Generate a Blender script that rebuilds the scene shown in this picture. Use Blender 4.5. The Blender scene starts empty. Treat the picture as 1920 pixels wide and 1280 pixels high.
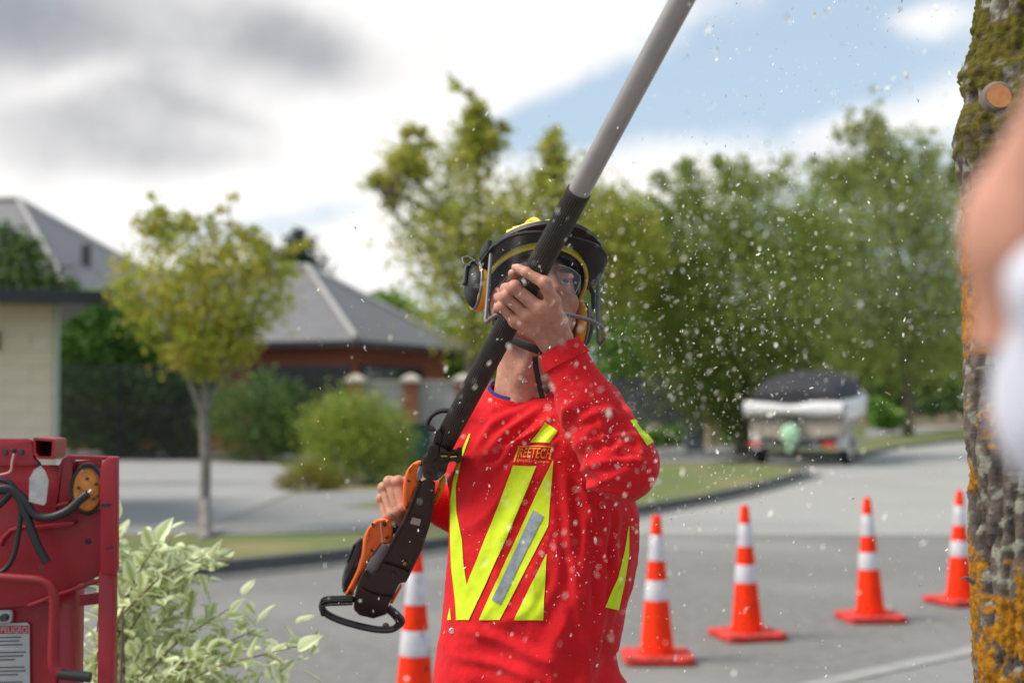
import bpy, bmesh, math, random
import numpy as np
from mathutils import Vector, Matrix
from mathutils.bvhtree import BVHTree
R = math.radians
random.seed(7); rng = np.random.default_rng(7)
sc = bpy.context.scene
col = sc.collection

# ------------------------------------------------------------------ camera
CAM_Z, FPX, PITCH = 1.594, 2667.0, R(2.47)
cam_d = bpy.data.cameras.new('camera'); cam = bpy.data.objects.new('camera', cam_d); col.objects.link(cam)
cam.location = (0, 0, CAM_Z); cam.rotation_euler = (math.pi/2 + PITCH, 0, 0)
cam_d.sensor_width = 36; cam_d.lens = 50; cam_d.clip_start = .05; cam_d.clip_end = 4000
cam_d.dof.use_dof = True; cam_d.dof.focus_distance = 2.74; cam_d.dof.aperture_fstop = 2.7
sc.camera = cam

# ------------------------------------------------------------------ sky and sun
SUN_EL, SUN_AZ = R(50), R(-98)          # azimuth from +Y, negative = to the left of the view
world = bpy.data.worlds.new('World'); sc.world = world; world.use_nodes = True
nt = world.node_tree; nt.nodes.clear()
def wn(t, **k):
    n = nt.nodes.new(t)
    for a, b in k.items(): setattr(n, a, b)
    return n
def wl(a, b): nt.links.new(a, b)
def wmath(op, a, b=None, clamp=False):
    n = wn('ShaderNodeMath', operation=op, use_clamp=clamp)
    for i, v in enumerate((a, b)):
        if v is None: continue
        if isinstance(v, (int, float)): n.inputs[i].default_value = v
        else: wl(v, n.inputs[i])
    return n.outputs[0]
def wramp(v, lo, hi):
    n = wn('ShaderNodeMapRange', interpolation_type='SMOOTHSTEP'); wl(v, n.inputs[0])
    n.inputs[1].default_value = lo; n.inputs[2].default_value = hi
    return n.outputs[0]
out = wn('ShaderNodeOutputWorld'); bg = wn('ShaderNodeBackground'); bg.inputs[1].default_value = .1
sky = wn('ShaderNodeTexSky', sky_type='NISHITA', sun_disc=False, sun_elevation=SUN_EL, sun_rotation=SUN_AZ)
sky.dust_density = 1.5; sky.ozone_density = 1.2
tc = wn('ShaderNodeTexCoord'); D = tc.outputs['Generated']
sep = wn('ShaderNodeSeparateXYZ'); wl(D, sep.inputs[0])
def dirpx(px, py):
    u, v = (px-960)/FPX, (640-py)/FPX
    d = Vector((u, math.cos(PITCH)-v*math.sin(PITCH), math.sin(PITCH)+v*math.cos(PITCH))); d.normalize(); return d
# cloud layer coordinates: direction flattened onto a plane overhead
den = wmath('ADD', wmath('MAXIMUM', sep.outputs[2], 0.0), .22)
cx = wn('ShaderNodeCombineXYZ'); wl(wmath('DIVIDE', sep.outputs[0], den), cx.inputs[0]); wl(wmath('DIVIDE', sep.outputs[1], den), cx.inputs[1])
def wnoise(scale, detail, rough, off):
    a = wn('ShaderNodeVectorMath', operation='ADD'); wl(cx.outputs[0], a.inputs[0]); a.inputs[1].default_value = off
    n = wn('ShaderNodeTexNoise'); wl(a.outputs[0], n.inputs['Vector'])
    n.inputs['Scale'].default_value = scale; n.inputs['Detail'].default_value = detail; n.inputs['Roughness'].default_value = rough
    return n.outputs[0]
def dnoise(scale, detail, off):
    a = wn('ShaderNodeVectorMath', operation='ADD'); wl(D, a.inputs[0]); a.inputs[1].default_value = off
    n = wn('ShaderNodeTexNoise'); wl(a.outputs[0], n.inputs['Vector'])
    n.inputs['Scale'].default_value = scale; n.inputs['Detail'].default_value = detail; n.inputs['Roughness'].default_value = .55
    return n.outputs[0]
def blob(px, py, rx, ry, rot=0):
    """soft elliptical cloud body around one direction of the sky"""
    d = dirpx(px, py); rt = d.cross(Vector((0,0,1))).normalized(); up = rt.cross(d)
    a = R(rot); rt, up = rt*math.cos(a)+up*math.sin(a), up*math.cos(a)-rt*math.sin(a)
    res = []
    for ax, r in ((rt, rx), (up, ry)):
        v = wn('ShaderNodeVectorMath', operation='DOT_PRODUCT'); wl(D, v.inputs[0]); v.inputs[1].default_value = ax
        q = wmath('DIVIDE', v.outputs['Value'], r/FPX); res.append(wmath('MULTIPLY', q, q))
    f = wn('ShaderNodeVectorMath', operation='DOT_PRODUCT'); wl(D, f.inputs[0]); f.inputs[1].default_value = d
    e = wmath('POWER', 2.718, wmath('MULTIPLY', wmath('ADD', res[0], res[1]), -1.0))
    return wmath('MULTIPLY', e, wmath('GREATER_THAN', f.outputs['Value'], 0.0))
def total(lst):
    s = lst[0]
    for x in lst[1:]: s = wmath('ADD', s, x)
    return s
n1 = wnoise(1.1, 6, .55, (3.1, 1.7, 0)); n2 = dnoise(9, 5, (1.3, 4.4, .2)); n3 = dnoise(4, 5, (5.3, .4, 2.2))
cover = total([wmath('MULTIPLY', blob(420, 180, 700, 330), .75), wmath('MULTIPLY', blob(900, 70, 280, 95, 8), .75),
               wmath('MULTIPLY', blob(620, 500, 260, 70, 18), .5), wmath('MULTIPLY', blob(1660, 225, 230, 45, 10), .34),
               wmath('MULTIPLY', blob(1720, 40, 110, 36), .4), wmath('MULTIPLY', blob(1300, 340, 200, 60), .4),
               wmath('MULTIPLY', blob(1450, 110, 360, 130, 0), -.5), wmath('MULTIPLY', blob(960, 250, 210, 50, 12), -.6), wmath('MULTIPLY', blob(560, 410, 230, 42, 12), -.4), wmath('MULTIPLY', blob(1150, 190, 160, 60, 10), -.35)])
cover = wmath('ADD', cover, wmath('MULTIPLY', wmath('SUBTRACT', n2, .5), 1.15))
cover = wmath('ADD', cover, wmath('MULTIPLY', wmath('SUBTRACT', n1, .44), 1.1))
cmask = wramp(cover, -.08, .52)
grey = total([wmath('MULTIPLY', blob(x, y, rx, ry, r_), k) for x, y, rx, ry, r_, k in ((-20,0,230,110,0,.55), (200,80,440,130,-4,.45), (560,80,190,80,-24,.55), (130,225,300,60,0,.42), (300,300,320,45,2,.45), (420,215,160,26,-14,.2), (640,300,260,110,0,-.3), (130,150,120,30,20,-.25))])
grey = wmath('ADD', grey, wmath('MULTIPLY', wmath('SUBTRACT', n3, .54), .8))
grey = wmath('ADD', grey, wmath('MULTIPLY', wmath('SUBTRACT', n2, .5), .8))
gmask = wramp(grey, 0.0, 1.0)
def wmix(f, a, b):
    m = wn('ShaderNodeMix', data_type='RGBA'); wl(f, m.inputs[0])
    for s, v in ((6, a), (7, b)):
        if isinstance(v, tuple): m.inputs[s].default_value = v + (1,)
        else: wl(v, m.inputs[s])
    return m.outputs[2]
hz = wn('ShaderNodeMix', data_type='RGBA', blend_type='MIX'); hz.inputs[0].default_value = .62
wl(sky.outputs[0], hz.inputs[6]); hz.inputs[7].default_value = (4.5, 5.6, 6.6, 1)
cloud_c = wmix(gmask, (7.9, 7.7, 7.55), (2.6, 2.75, 3.05))
final = wmix(cmask, hz.outputs[2], cloud_c)
wl(final, bg.inputs[0]); wl(bg.outputs[0], out.inputs[0])

sun_d = bpy.data.lights.new('sun', 'SUN'); sun = bpy.data.objects.new('sun', sun_d); col.objects.link(sun)
sun_d.energy = 2.8; sun_d.angle = R(24); sun_d.color = (1, .93, .83)
to_sun = Vector((math.sin(SUN_AZ)*math.cos(SUN_EL), math.cos(SUN_AZ)*math.cos(SUN_EL), math.sin(SUN_EL)))
sun.rotation_euler = to_sun.to_track_quat('Z', 'Y').to_euler()
sc.view_settings.view_transform = 'Standard'; sc.view_settings.look = 'None'
sc.view_settings.exposure = 0.52; sc.view_settings.gamma = 1; sc.view_settings.use_curve_mapping = False
sc.render.engine = 'CYCLES'; sc.cycles.use_denoising = True
sc.cycles.max_bounces = 8; sc.cycles.diffuse_bounces = 6; sc.cycles.transmission_bounces = 8; sc.cycles.transparent_max_bounces = 24; sc.cycles.caustics_reflective = False; sc.cycles.caustics_refractive = False

# ------------------------------------------------------------------ helpers
def W(px, py, d):
    """world point at depth d (metres along +Y) on the sight line of a photograph pixel"""
    u, v = (px-960)/FPX, (640-py)/FPX
    t = d/(math.cos(PITCH)-v*math.sin(PITCH))
    return Vector((u*t, d, CAM_Z + t*(math.sin(PITCH)+v*math.cos(PITCH))))
def G(px, py, z=0.0):
    """ground point under a photograph pixel"""
    u, v = (px-960)/FPX, (640-py)/FPX
    dz = math.sin(PITCH)+v*math.cos(PITCH); t = (z-CAM_Z)/dz
    return Vector((u*t, t*(math.cos(PITCH)-v*math.sin(PITCH)), z))
def tag(o, label=None, cat=None, group=None, kind=None):
    for k, v in (('label', label), ('category', cat), ('group', group), ('kind', kind)):
        if v: o[k] = v
    return o
def thing(name, loc, label, cat, group=None):
    o = bpy.data.objects.new(name, None); col.objects.link(o); o.location = loc; o.empty_display_size = .1
    bpy.context.view_layer.update()
    return tag(o, label, cat, group)
def link(name, me, mat=None, parent=None, smooth=False):
    o = bpy.data.objects.new(name, me); col.objects.link(o)
    if mat and not me.materials:
        for m in (mat if isinstance(mat, (list, tuple)) else [mat]): me.materials.append(m)
    if smooth: me.polygons.foreach_set('use_smooth', [True]*len(me.polygons))
    if parent:
        o.parent = parent; o.matrix_basis = chain(parent).inverted()      # meshes are modelled in world space
    return o
def chain(o):
    m = o.matrix_basis.copy()
    while o.parent: o = o.parent; m = o.matrix_basis @ m
    return m
def pyd(name, v, f):
    me = bpy.data.meshes.new(name); me.from_pydata([tuple(x) for x in v], [], f); me.update(); return me
class MB:
    """collects shapes for one mesh"""
    def __init__(s): s.v = []; s.f = []
    def add(s, v, f):
        b = len(s.v); s.v += [Vector(x) for x in v]; s.f += [[i+b for i in q] for q in f]; return s
    def box(s, c, size, M=None, bev=0.0):
        bm = bmesh.new(); bmesh.ops.create_cube(bm, size=1)
        for v in bm.verts: v.co = Vector((v.co.x*size[0], v.co.y*size[1], v.co.z*size[2]))
        if bev: bmesh.ops.bevel(bm, geom=bm.edges[:], offset=bev, segments=2, profile=.5, affect='EDGES')
        bm.verts.index_update()
        M = M or Matrix.Identity(3); c = Vector(c)
        r = s.add([c + M @ v.co for v in bm.verts], [[v.index for v in f.verts] for f in bm.faces]); bm.free(); return r
    def tube(s, pts, rad, n=12, cap=True, up=None):
        pts = [Vector(p) for p in pts]; rad = rad if isinstance(rad, list) else [rad]*len(pts)
        rings = []; ref = Vector(up) if up else None
        for i, p in enumerate(pts):
            t = (pts[min(i+1, len(pts)-1)]-pts[max(i-1, 0)]).normalized()
            if ref is None: ref = t.orthogonal()
            a = (ref - t*ref.dot(t)).normalized(); ref = a; b = t.cross(a)
            rr = rad[i] if isinstance(rad[i], (list, tuple)) else (rad[i], rad[i])
            rings.append([p + a*(math.cos(2*math.pi*k/n)*rr[0]) + b*(math.sin(2*math.pi*k/n)*rr[1]) for k in range(n)])
        return s.loft(rings, cap)
    def loft(s, rings, cap=True, closed=True):
        n = len(rings[0]); v = [p for r in rings for p in r]; f = []
        for i in range(len(rings)-1):
            for k in range(n if closed else n-1):
                k2 = (k+1) % n; f.append([i*n+k, i*n+k2, (i+1)*n+k2, (i+1)*n+k])
        if cap: f.append(list(range(n))[::-1]); f.append([(len(rings)-1)*n+k for k in range(n)])
        return s.add(v, f)
    def prism(s, poly, M, depth):
        """extrude a 2-D outline; M maps (x, y, z) to the world, z from 0 to depth"""
        n = len(poly); v = [M @ Vector((x, y, 0)) for x, y in poly] + [M @ Vector((x, y, depth)) for x, y in poly]
        return s.add(v, [list(range(n))[::-1], list(range(n, 2*n))] + [[k, (k+1) % n, n+(k+1) % n, n+k] for k in range(n)])
    def build(s, name, mat, parent=None, smooth=False, bev=0, segs=2):
        me = pyd(name, s.v, s.f)
        bm = bmesh.new(); bm.from_mesh(me); bmesh.ops.recalc_face_normals(bm, faces=bm.faces[:])
        if bev: bmesh.ops.bevel(bm, geom=[e for e in bm.edges if len(e.link_faces) == 2 and e.calc_face_angle(0) > .6], offset=bev, segments=segs, profile=.5, affect='EDGES')
        bm.to_mesh(me); bm.free()
        if smooth:
            me.polygons.foreach_set('use_smooth', [True]*len(me.polygons)); me.set_sharp_from_angle(angle=R(40))
        return link(name, me, mat, parent)
# ---- materials
def mat(name, color, rough=.6, metal=0, noise=None, bump=0, bscale=200, spec=.5, coat=0, var=.12, detail=4, sheen=0, attr=None, trans=0, aniso=None):
    """principled surface with procedural mottling (noise = scale) and fine relief"""
    m = bpy.data.materials.new(name); m.use_nodes = True; t = m.node_tree; p = t.nodes['Principled BSDF']
    p.inputs['Base Color'].default_value = tuple(color)+(1,); p.inputs['Roughness'].default_value = rough
    p.inputs['Metallic'].default_value = metal; p.inputs['Specular IOR Level'].default_value = spec
    p.inputs['Coat Weight'].default_value = coat; p.inputs['Sheen Weight'].default_value = sheen
    c = t.nodes.new('ShaderNodeTexCoord')
    src = None
    if attr:
        a = t.nodes.new('ShaderNodeVertexColor'); a.layer_name = attr; src = a.outputs[0]
    if noise:
        n = t.nodes.new('ShaderNodeTexNoise'); n.inputs['Scale'].default_value = noise; n.inputs['Detail'].default_value = detail
        t.links.new(c.outputs['Object'], n.inputs['Vector'])
        r = t.nodes.new('ShaderNodeMapRange'); t.links.new(n.outputs[0], r.inputs[0])
        r.inputs[1].default_value = .3; r.inputs[2].default_value = .7; r.inputs[3].default_value = 1-var; r.inputs[4].default_value = 1+var
        x = t.nodes.new('ShaderNodeMix'); x.data_type = 'RGBA'; x.blend_type = 'MULTIPLY'; x.inputs[0].default_value = 1
        if src: t.links.new(src, x.inputs[6])
        else: x.inputs[6].default_value = tuple(color)+(1,)
        cc = t.nodes.new('ShaderNodeCombineColor')
        for i in range(3): t.links.new(r.outputs[0], cc.inputs[i])
        t.links.new(cc.outputs[0], x.inputs[7]); src = x.outputs[2]
        r2 = t.nodes.new('ShaderNodeMapRange'); t.links.new(n.outputs[0], r2.inputs[0])
        r2.inputs[3].default_value = max(.05, rough-.12); r2.inputs[4].default_value = min(1, rough+.12); t.links.new(r2.outputs[0], p.inputs['Roughness'])
    if src: t.links.new(src, p.inputs['Base Color'])
    if bump:
        n = t.nodes.new('ShaderNodeTexNoise'); n.inputs['Scale'].default_value = bscale; n.inputs['Detail'].default_value = 5
        t.links.new(c.outputs['Object'], n.inputs['Vector'])
        if aniso:
            mp = t.nodes.new('ShaderNodeMapping'); mp.inputs['Scale'].default_value = aniso
            t.links.new(c.outputs['Object'], mp.inputs[0]); t.links.new(mp.outputs[0], n.inputs['Vector'])
        b = t.nodes.new('ShaderNodeBump'); b.inputs['Strength'].default_value = bump; b.inputs['Distance'].default_value = .002
        t.links.new(n.outputs[0], b.inputs['Height']); t.links.new(b.outputs[0], p.inputs['Normal'])
    if trans:                                   # thin leaves let light through
        o = t.nodes['Material Output']; tr = t.nodes.new('ShaderNodeBsdfTranslucent'); mx = t.nodes.new('ShaderNodeMixShader')
        mx.inputs[0].default_value = trans
        if src: t.links.new(src, tr.inputs[0])
        else: tr.inputs[0].default_value = tuple(color)+(1,)
        t.links.new(p.outputs[0], mx.inputs[1]); t.links.new(tr.outputs[0], mx.inputs[2]); t.links.new(mx.outputs[0], o.inputs[0])
    return m
def clear_mat(name, tint, opacity, rough=.15):
    m = bpy.data.materials.new(name); m.use_nodes = True; t = m.node_tree; p = t.nodes['Principled BSDF']
    p.inputs['Base Color'].default_value = tuple(tint)+(1,); p.inputs['Roughness'].default_value = rough
    tr = t.nodes.new('ShaderNodeBsdfTransparent'); mx = t.nodes.new('ShaderNodeMixShader'); mx.inputs[0].default_value = opacity
    t.links.new(tr.outputs[0], mx.inputs[1]); t.links.new(p.outputs[0], mx.inputs[2]); t.links.new(mx.outputs[0], t.nodes['Material Output'].inputs[0])
    return m
# ---- vectorised gradient noise
_perm = rng.permutation(256); _perm = np.concatenate([_perm, _perm, _perm])
_grad = rng.normal(size=(256, 3)); _grad /= np.linalg.norm(_grad, axis=1)[:, None]
def pnoise(p):
    p = np.asarray(p, float); i = np.floor(p).astype(int); f = p-i; i &= 255
    u = f*f*f*(f*(f*6-15)+10); r = 0
    for dx in (0, 1):
        for dy in (0, 1):
            for dz in (0, 1):
                h = _perm[_perm[_perm[(i[:, 0]+dx) & 255]+((i[:, 1]+dy) & 255)]+((i[:, 2]+dz) & 255)]
                g = _grad[h]; dd = f-np.array([dx, dy, dz])
                w = (u[:, 0] if dx else 1-u[:, 0])*(u[:, 1] if dy else 1-u[:, 1])*(u[:, 2] if dz else 1-u[:, 2])
                r = r + w*(g*dd).sum(1)
    return r*1.6
def fbm(p, oct=4):
    s, a, r = 1., 1., 0
    for _ in range(oct): r = r+a*pnoise(p*s); s *= 2.03; a *= .5
    return r
# ---- signed distance modelling
def sph(p, c, r): return np.linalg.norm(p-np.array(c), axis=1)-r
def cone(p, a, b, ra, rb):
    a, b = np.array(a), np.array(b); ba = b-a; h = np.clip(((p-a)@ba)/(ba@ba), 0, 1)
    return np.linalg.norm(p-a-h[:, None]*ba, axis=1)-(ra+(rb-ra)*h)
def ell(p, c, r, M=None):
    q = p-np.array(c)
    if M is not None: q = q@np.array(M)            # columns of M are the axes
    r = np.array(r); k0 = np.linalg.norm(q/r, axis=1); k1 = np.linalg.norm(q/(r*r), axis=1)+1e-9
    return k0*(k0-1)/k1
def smin(a, b, k):
    h = np.clip(.5+.5*(b-a)/k, 0, 1); return b+(a-b)*h-k*h*(1-h)
def smax(a, b, k): return -smin(-a, -b, k)
def sunion(ds, k):
    r = ds[0]
    for d in ds[1:]: r = smin(r, d, k)
    return r
def surf(fn, lo, hi, h):
    """naive surface nets on a regular grid -> vertices, quads"""
    lo, hi = np.array(lo, float), np.array(hi, float); n = np.ceil((hi-lo)/h).astype(int)+1
    ax = [lo[i]+h*np.arange(n[i]) for i in range(3)]
    V = np.empty(tuple(n))
    for a in range(0, n[0], 16):
        g = np.stack(np.meshgrid(ax[0][a:a+16], ax[1], ax[2], indexing='ij'), -1).reshape(-1, 3)
        V[a:a+16] = fn(g).reshape(-1, n[1], n[2])
    ins = V < 0; nc = n-1
    P = np.zeros(tuple(nc)+(3,)); C = np.zeros(tuple(nc)); quads = []
    idx = np.full(tuple(nc), -1)
    edges = []
    for axn in range(3):
        sl0 = [slice(None)]*3; sl1 = [slice(None)]*3; sl0[axn] = slice(0, -1); sl1[axn] = slice(1, None)
        m = ins[tuple(sl0)] != ins[tuple(sl1)]
        e = np.argwhere(m); v0 = V[tuple(sl0)][m]; v1 = V[tuple(sl1)][m]
        pos = lo+h*e.astype(float); pos[:, axn] += h*v0/(v0-v1)
        o1, o2 = [(1, 2), (2, 0), (0, 1)][axn]
        cells = []
        for s1, s2 in ((1, 1), (0, 1), (0, 0), (1, 0)):
            c = e.copy(); c[:, o1] -= s1; c[:, o2] -= s2; cells.append(c)
            ok = ((c >= 0) & (c < nc)).all(1)
            np.add.at(P, tuple(c[ok].T), pos[ok]); np.add.at(C, tuple(c[ok].T), 1)
        edges.append((cells, ins[tuple(sl0)][m]))
    act = C > 0; idx[act] = np.arange(act.sum()); v = P[act]/C[act][:, None]
    for cells, flip in edges:
        ok = np.ones(len(flip), bool)
        for c in cells: ok &= ((c >= 0) & (c < nc)).all(1)
        q = np.stack([idx[tuple(c[ok].T)] for c in cells], 1); fl = flip[ok]
        q[~fl] = q[~fl][:, ::-1]; quads.append(q)
    q = np.concatenate(quads)
    for _ in range(2):                              # settle on the surface
        e = h*.5; d = fn(v); g = np.stack([fn(v+np.eye(3)[i]*e)-fn(v-np.eye(3)[i]*e) for i in range(3)], 1)/(2*e)
        v = v-g*np.clip(d/((g*g).sum(1)+1e-6), -h, h)[:, None]
    return v, q
def npmesh(name, v, q):
    me = bpy.data.meshes.new(name); me.vertices.add(len(v)); me.vertices.foreach_set('co', np.asarray(v, np.float32).ravel())
    k = q.shape[1]; me.loops.add(len(q)*k); me.loops.foreach_set('vertex_index', q.ravel().astype(np.int32))
    me.polygons.add(len(q)); me.polygons.foreach_set('loop_start', (np.arange(len(q))*k).astype(np.int32))
    me.update(calc_edges=True); me.validate(); return me
def normals(v, q):
    a = v[q[:, 2]]-v[q[:, 0]]; b = v[q[:, 3]]-v[q[:, 1]]; nn = np.cross(a, b); r = np.zeros_like(v)
    for i in range(4): np.add.at(r, q[:, i], nn)
    return r/(np.linalg.norm(r, axis=1)[:, None]+1e-12)
def vcol(me, name, c):
    a = me.color_attributes.new(name, 'FLOAT_COLOR', 'POINT'); c = np.concatenate([c, np.ones((len(c), 1))], 1)
    a.data.foreach_set('color', c.astype(np.float32).ravel())

# ================================================================== the setting
def ground_mat(name, c1, c2, scale, bump=.4, bscale=60, c3=None, s3=.3, rough=.9):
    m = mat(name, c1, rough=rough, bump=bump, bscale=bscale); t = m.node_tree; p = t.nodes['Principled BSDF']
    c = t.nodes.new('ShaderNodeTexCoord'); n = t.nodes.new('ShaderNodeTexNoise'); n.inputs['Scale'].default_value = scale; n.inputs['Detail'].default_value = 8
    n.inputs['Roughness'].default_value = .65
    t.links.new(c.outputs['Object'], n.inputs['Vector'])
    r = t.nodes.new('ShaderNodeValToRGB'); r.color_ramp.elements[0].position = .35; r.color_ramp.elements[1].position = .66
    r.color_ramp.elements[0].color = c1+(1,); r.color_ramp.elements[1].color = c2+(1,); t.links.new(n.outputs[0], r.inputs[0]); o = r.outputs[0]
    if c3:
        n2 = t.nodes.new('ShaderNodeTexNoise'); n2.inputs['Scale'].default_value = s3; n2.inputs['Detail'].default_value = 4; t.links.new(c.outputs['Object'], n2.inputs['Vector'])
        q = t.nodes.new('ShaderNodeMapRange'); q.inputs[1].default_value = .48; q.inputs[2].default_value = .7; t.links.new(n2.outputs[0], q.inputs[0])
        x = t.nodes.new('ShaderNodeMix'); x.data_type = 'RGBA'; t.links.new(q.outputs[0], x.inputs[0]); t.links.new(o, x.inputs[6]); x.inputs[7].default_value = c3+(1,); o = x.outputs[2]
    t.links.new(o, p.inputs['Base Color']); return m
M_asphalt = ground_mat('asphalt', (.15,.144,.134), (.21,.202,.185), 9, c3=(.25,.24,.22), s3=.35)
M_asphalt_old = ground_mat('asphalt_pale', (.3,.29,.265), (.36,.35,.32), 7, c3=(.27,.262,.245), s3=.3)
M_path = ground_mat('path_asphalt', (.2,.197,.19), (.25,.245,.235), 6)
M_concrete = ground_mat('drive_concrete', (.27,.262,.25), (.33,.322,.305), 3, c3=(.25,.245,.23), s3=.5)
M_grass = ground_mat('grass', (.085,.12,.025), (.14,.165,.04), 5, bump=1, bscale=40, c3=(.24,.19,.085), s3=.55)
M_soil = ground_mat('soil', (.07,.055,.04), (.11,.09,.06), 5)
M_kerb = ground_mat('kerb_concrete', (.075,.073,.07), (.12,.117,.11), 6)
M_kerb_pale = ground_mat('kerb_pale', (.26,.25,.23), (.34,.33,.3), 6)

def sheet(name, pts, z, m, thick=0):
    v = [(p[0], p[1], z) for p in pts]; me = pyd(name, v, [list(range(len(v)))])
    bm = bmesh.new(); bm.from_mesh(me)
    for f in bm.faces:
        if f.normal.z < 0: f.normal_flip()
    bmesh.ops.triangulate(bm, faces=bm.faces[:]); bm.to_mesh(me); bm.free()
    return tag(link(name, me, m), kind='structure')
def strip(name, line, w0, w1, z0, z1, m):
    """kerb stone along a line, w0..w1 to its left"""
    mb = MB(); rings = []
    for i, p in enumerate(line):
        a = Vector(line[max(i-1, 0)]); b = Vector(line[min(i+1, len(line)-1)]); t = (b-a).normalized(); nrm = Vector((-t.y, t.x))
        q0 = Vector(p)+nrm*w0; q1 = Vector(p)+nrm*w1
        rings.append([(q0.x, q0.y, z0), (q0.x+nrm.x*.02, q0.y+nrm.y*.02, z1), (q1.x, q1.y, z1), (q1.x, q1.y, z0)])
    mb.loft(rings); return tag(mb.build(name, m), kind='structure')
def smoothline(pts, n=6):
    out = []
    for i in range(len(pts)-1):
        p0, p1, p2, p3 = (Vector(pts[max(0, min(len(pts)-1, i+k))]) for k in (-1, 0, 1, 2))
        for j in range(n):
            t = j/n; out.append(tuple(.5*((2*p1)+(p2-p0)*t+(2*p0-5*p1+4*p2-p3)*t*t+(3*p1-p0-3*p2+p3)*t**3)))
    return out+[tuple(pts[-1])]

sheet('ground', [(-1500,-300), (1500,-300), (1500,2500), (-1500,2500)], -.03, M_grass)
sheet('road', [(-60,-40), (60,-40), (60,140), (-60,140)], 0, M_asphalt)
KL = smoothline([(-30,-14), (-9,7.1), (-3.3,12.7), (-.75,15.6), (1.75,20.3), (3.45,23.6), (5.4,28.3), (6.5,31.4), (6.7,33.4), (5.6,35.2), (2,36.6)])
sheet('road_old_seal', [(-.5,17.4), (16,16.9), (60,30), (60,120), (8,120), (7,36), (-.3,17.6)], .004, M_asphalt_old)
strip('kerb', KL, 0, .16, -.02, .12, M_kerb)
strip('channel', [k for k in KL if k[1] < 32], -.34, -.002, -.03, .012, M_kerb)
left_back = [(-60,45), (-60,-14)]
sheet('verge', [(k[0]-.02, k[1]+.1) for k in KL]+[(-6,44), (-60,44), (-60,-14)], .1, M_grass)
sheet('driveway', [G(*p, .1).xy for p in ((-200,1000), (390,986), (470,955), (548,922), (565,900), (520,871), (395,861), (60,861), (-200,862))], .106, M_concrete)
sheet('footpath', [G(*p, .1).xy for p in ((-250,1003), (400,1004), (700,997), (830,978), (930,962), (1000,930), (880,895), (720,918), (550,926), (470,958), (390,988), (-250,998))], .112, M_path)
sheet('yard', [(-40,36), (-2,38.5), (5,36), (7.2,40), (9,60), (-40,70)], .106, M_path)
sheet('lawn', [G(*p, .1).xy for p in ((640,952), (700,942), (860,936), (860,950), (760,956))], .117, M_grass)
K2 = smoothline([(9.6,39.5), (11.2,44), (13.8,50), (18.7,58.5), (27,70)])
strip('kerb', K2, 0, .16, -.02, .12, M_kerb)
sheet('verge', [(k[0]-.02, k[1]+.1) for k in K2]+[(27,75), (60,120), (0,120), (6,60), (8.2,42)], .1, M_grass)
sheet('footpath', [G(*p, .1).xy for p in ((1620,806), (1720,800), (1830,786), (1830,797), (1720,813), (1625,820))], .108, M_concrete)
K3 = smoothline([(-16,-10), (-4,2.6), (-1,5.35), (2.06,8.1), (2.95,8.95), (5,11.4), (8.4,16), (13,25), (22,42)])
strip('kerb', K3, -.16, 0, -.02, .11, M_kerb_pale)
sheet('footpath', [(k[0]+.1, k[1]-.05) for k in K3]+[(60,42), (60,-30), (-16,-30)], .1, M_path)

# ---------------------------------------------------------------- building materials
M_roof = mat('roof_grey', (.155,.15,.155), rough=.55, noise=1.5, bump=.5, bscale=14, var=.1)
M_ridge = mat('ridge_pale', (.42,.4,.38), rough=.6, noise=3)
M_brick = mat('red_brick', (.3,.085,.045), rough=.85, noise=9, var=.2, bump=.5, bscale=30)
M_brick_tan = mat('tan_brick', (.42,.32,.21), rough=.85, noise=6, var=.15)
M_beige = mat('beige_block', (.78,.67,.53), rough=.85, noise=5, var=.06, bump=.4, bscale=90)
M_mortar = mat('mortar', (.74,.64,.51), rough=.9)
M_dark = mat('black_paint', (.016,.016,.017), rough=.5, noise=5, var=.2)
M_dkgrey = mat('charcoal_panel', (.04,.043,.045), rough=.6, noise=4, var=.2)
M_fencegrey = mat('grey_green_timber', (.075,.085,.08), rough=.85, noise=3, var=.2)
M_panel = mat('grey_slat', (.34,.34,.34), rough=.7, noise=4, var=.08)
M_cap = mat('concrete_cap', (.5,.44,.37), rough=.85, noise=6)
M_gutter = mat('fascia_black', (.022,.022,.025), rough=.4)
M_glassdark = mat('dark_glass', (.015,.018,.02), rough=.08, spec=.8)
M_bark = mat('bark', (.16,.13,.1), rough=.95, noise=14, var=.35, bump=1, bscale=30)
M_bark_pale = mat('pale_bark', (.19,.17,.15), rough=.9, noise=10, var=.35, bump=.8, bscale=30)

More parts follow.
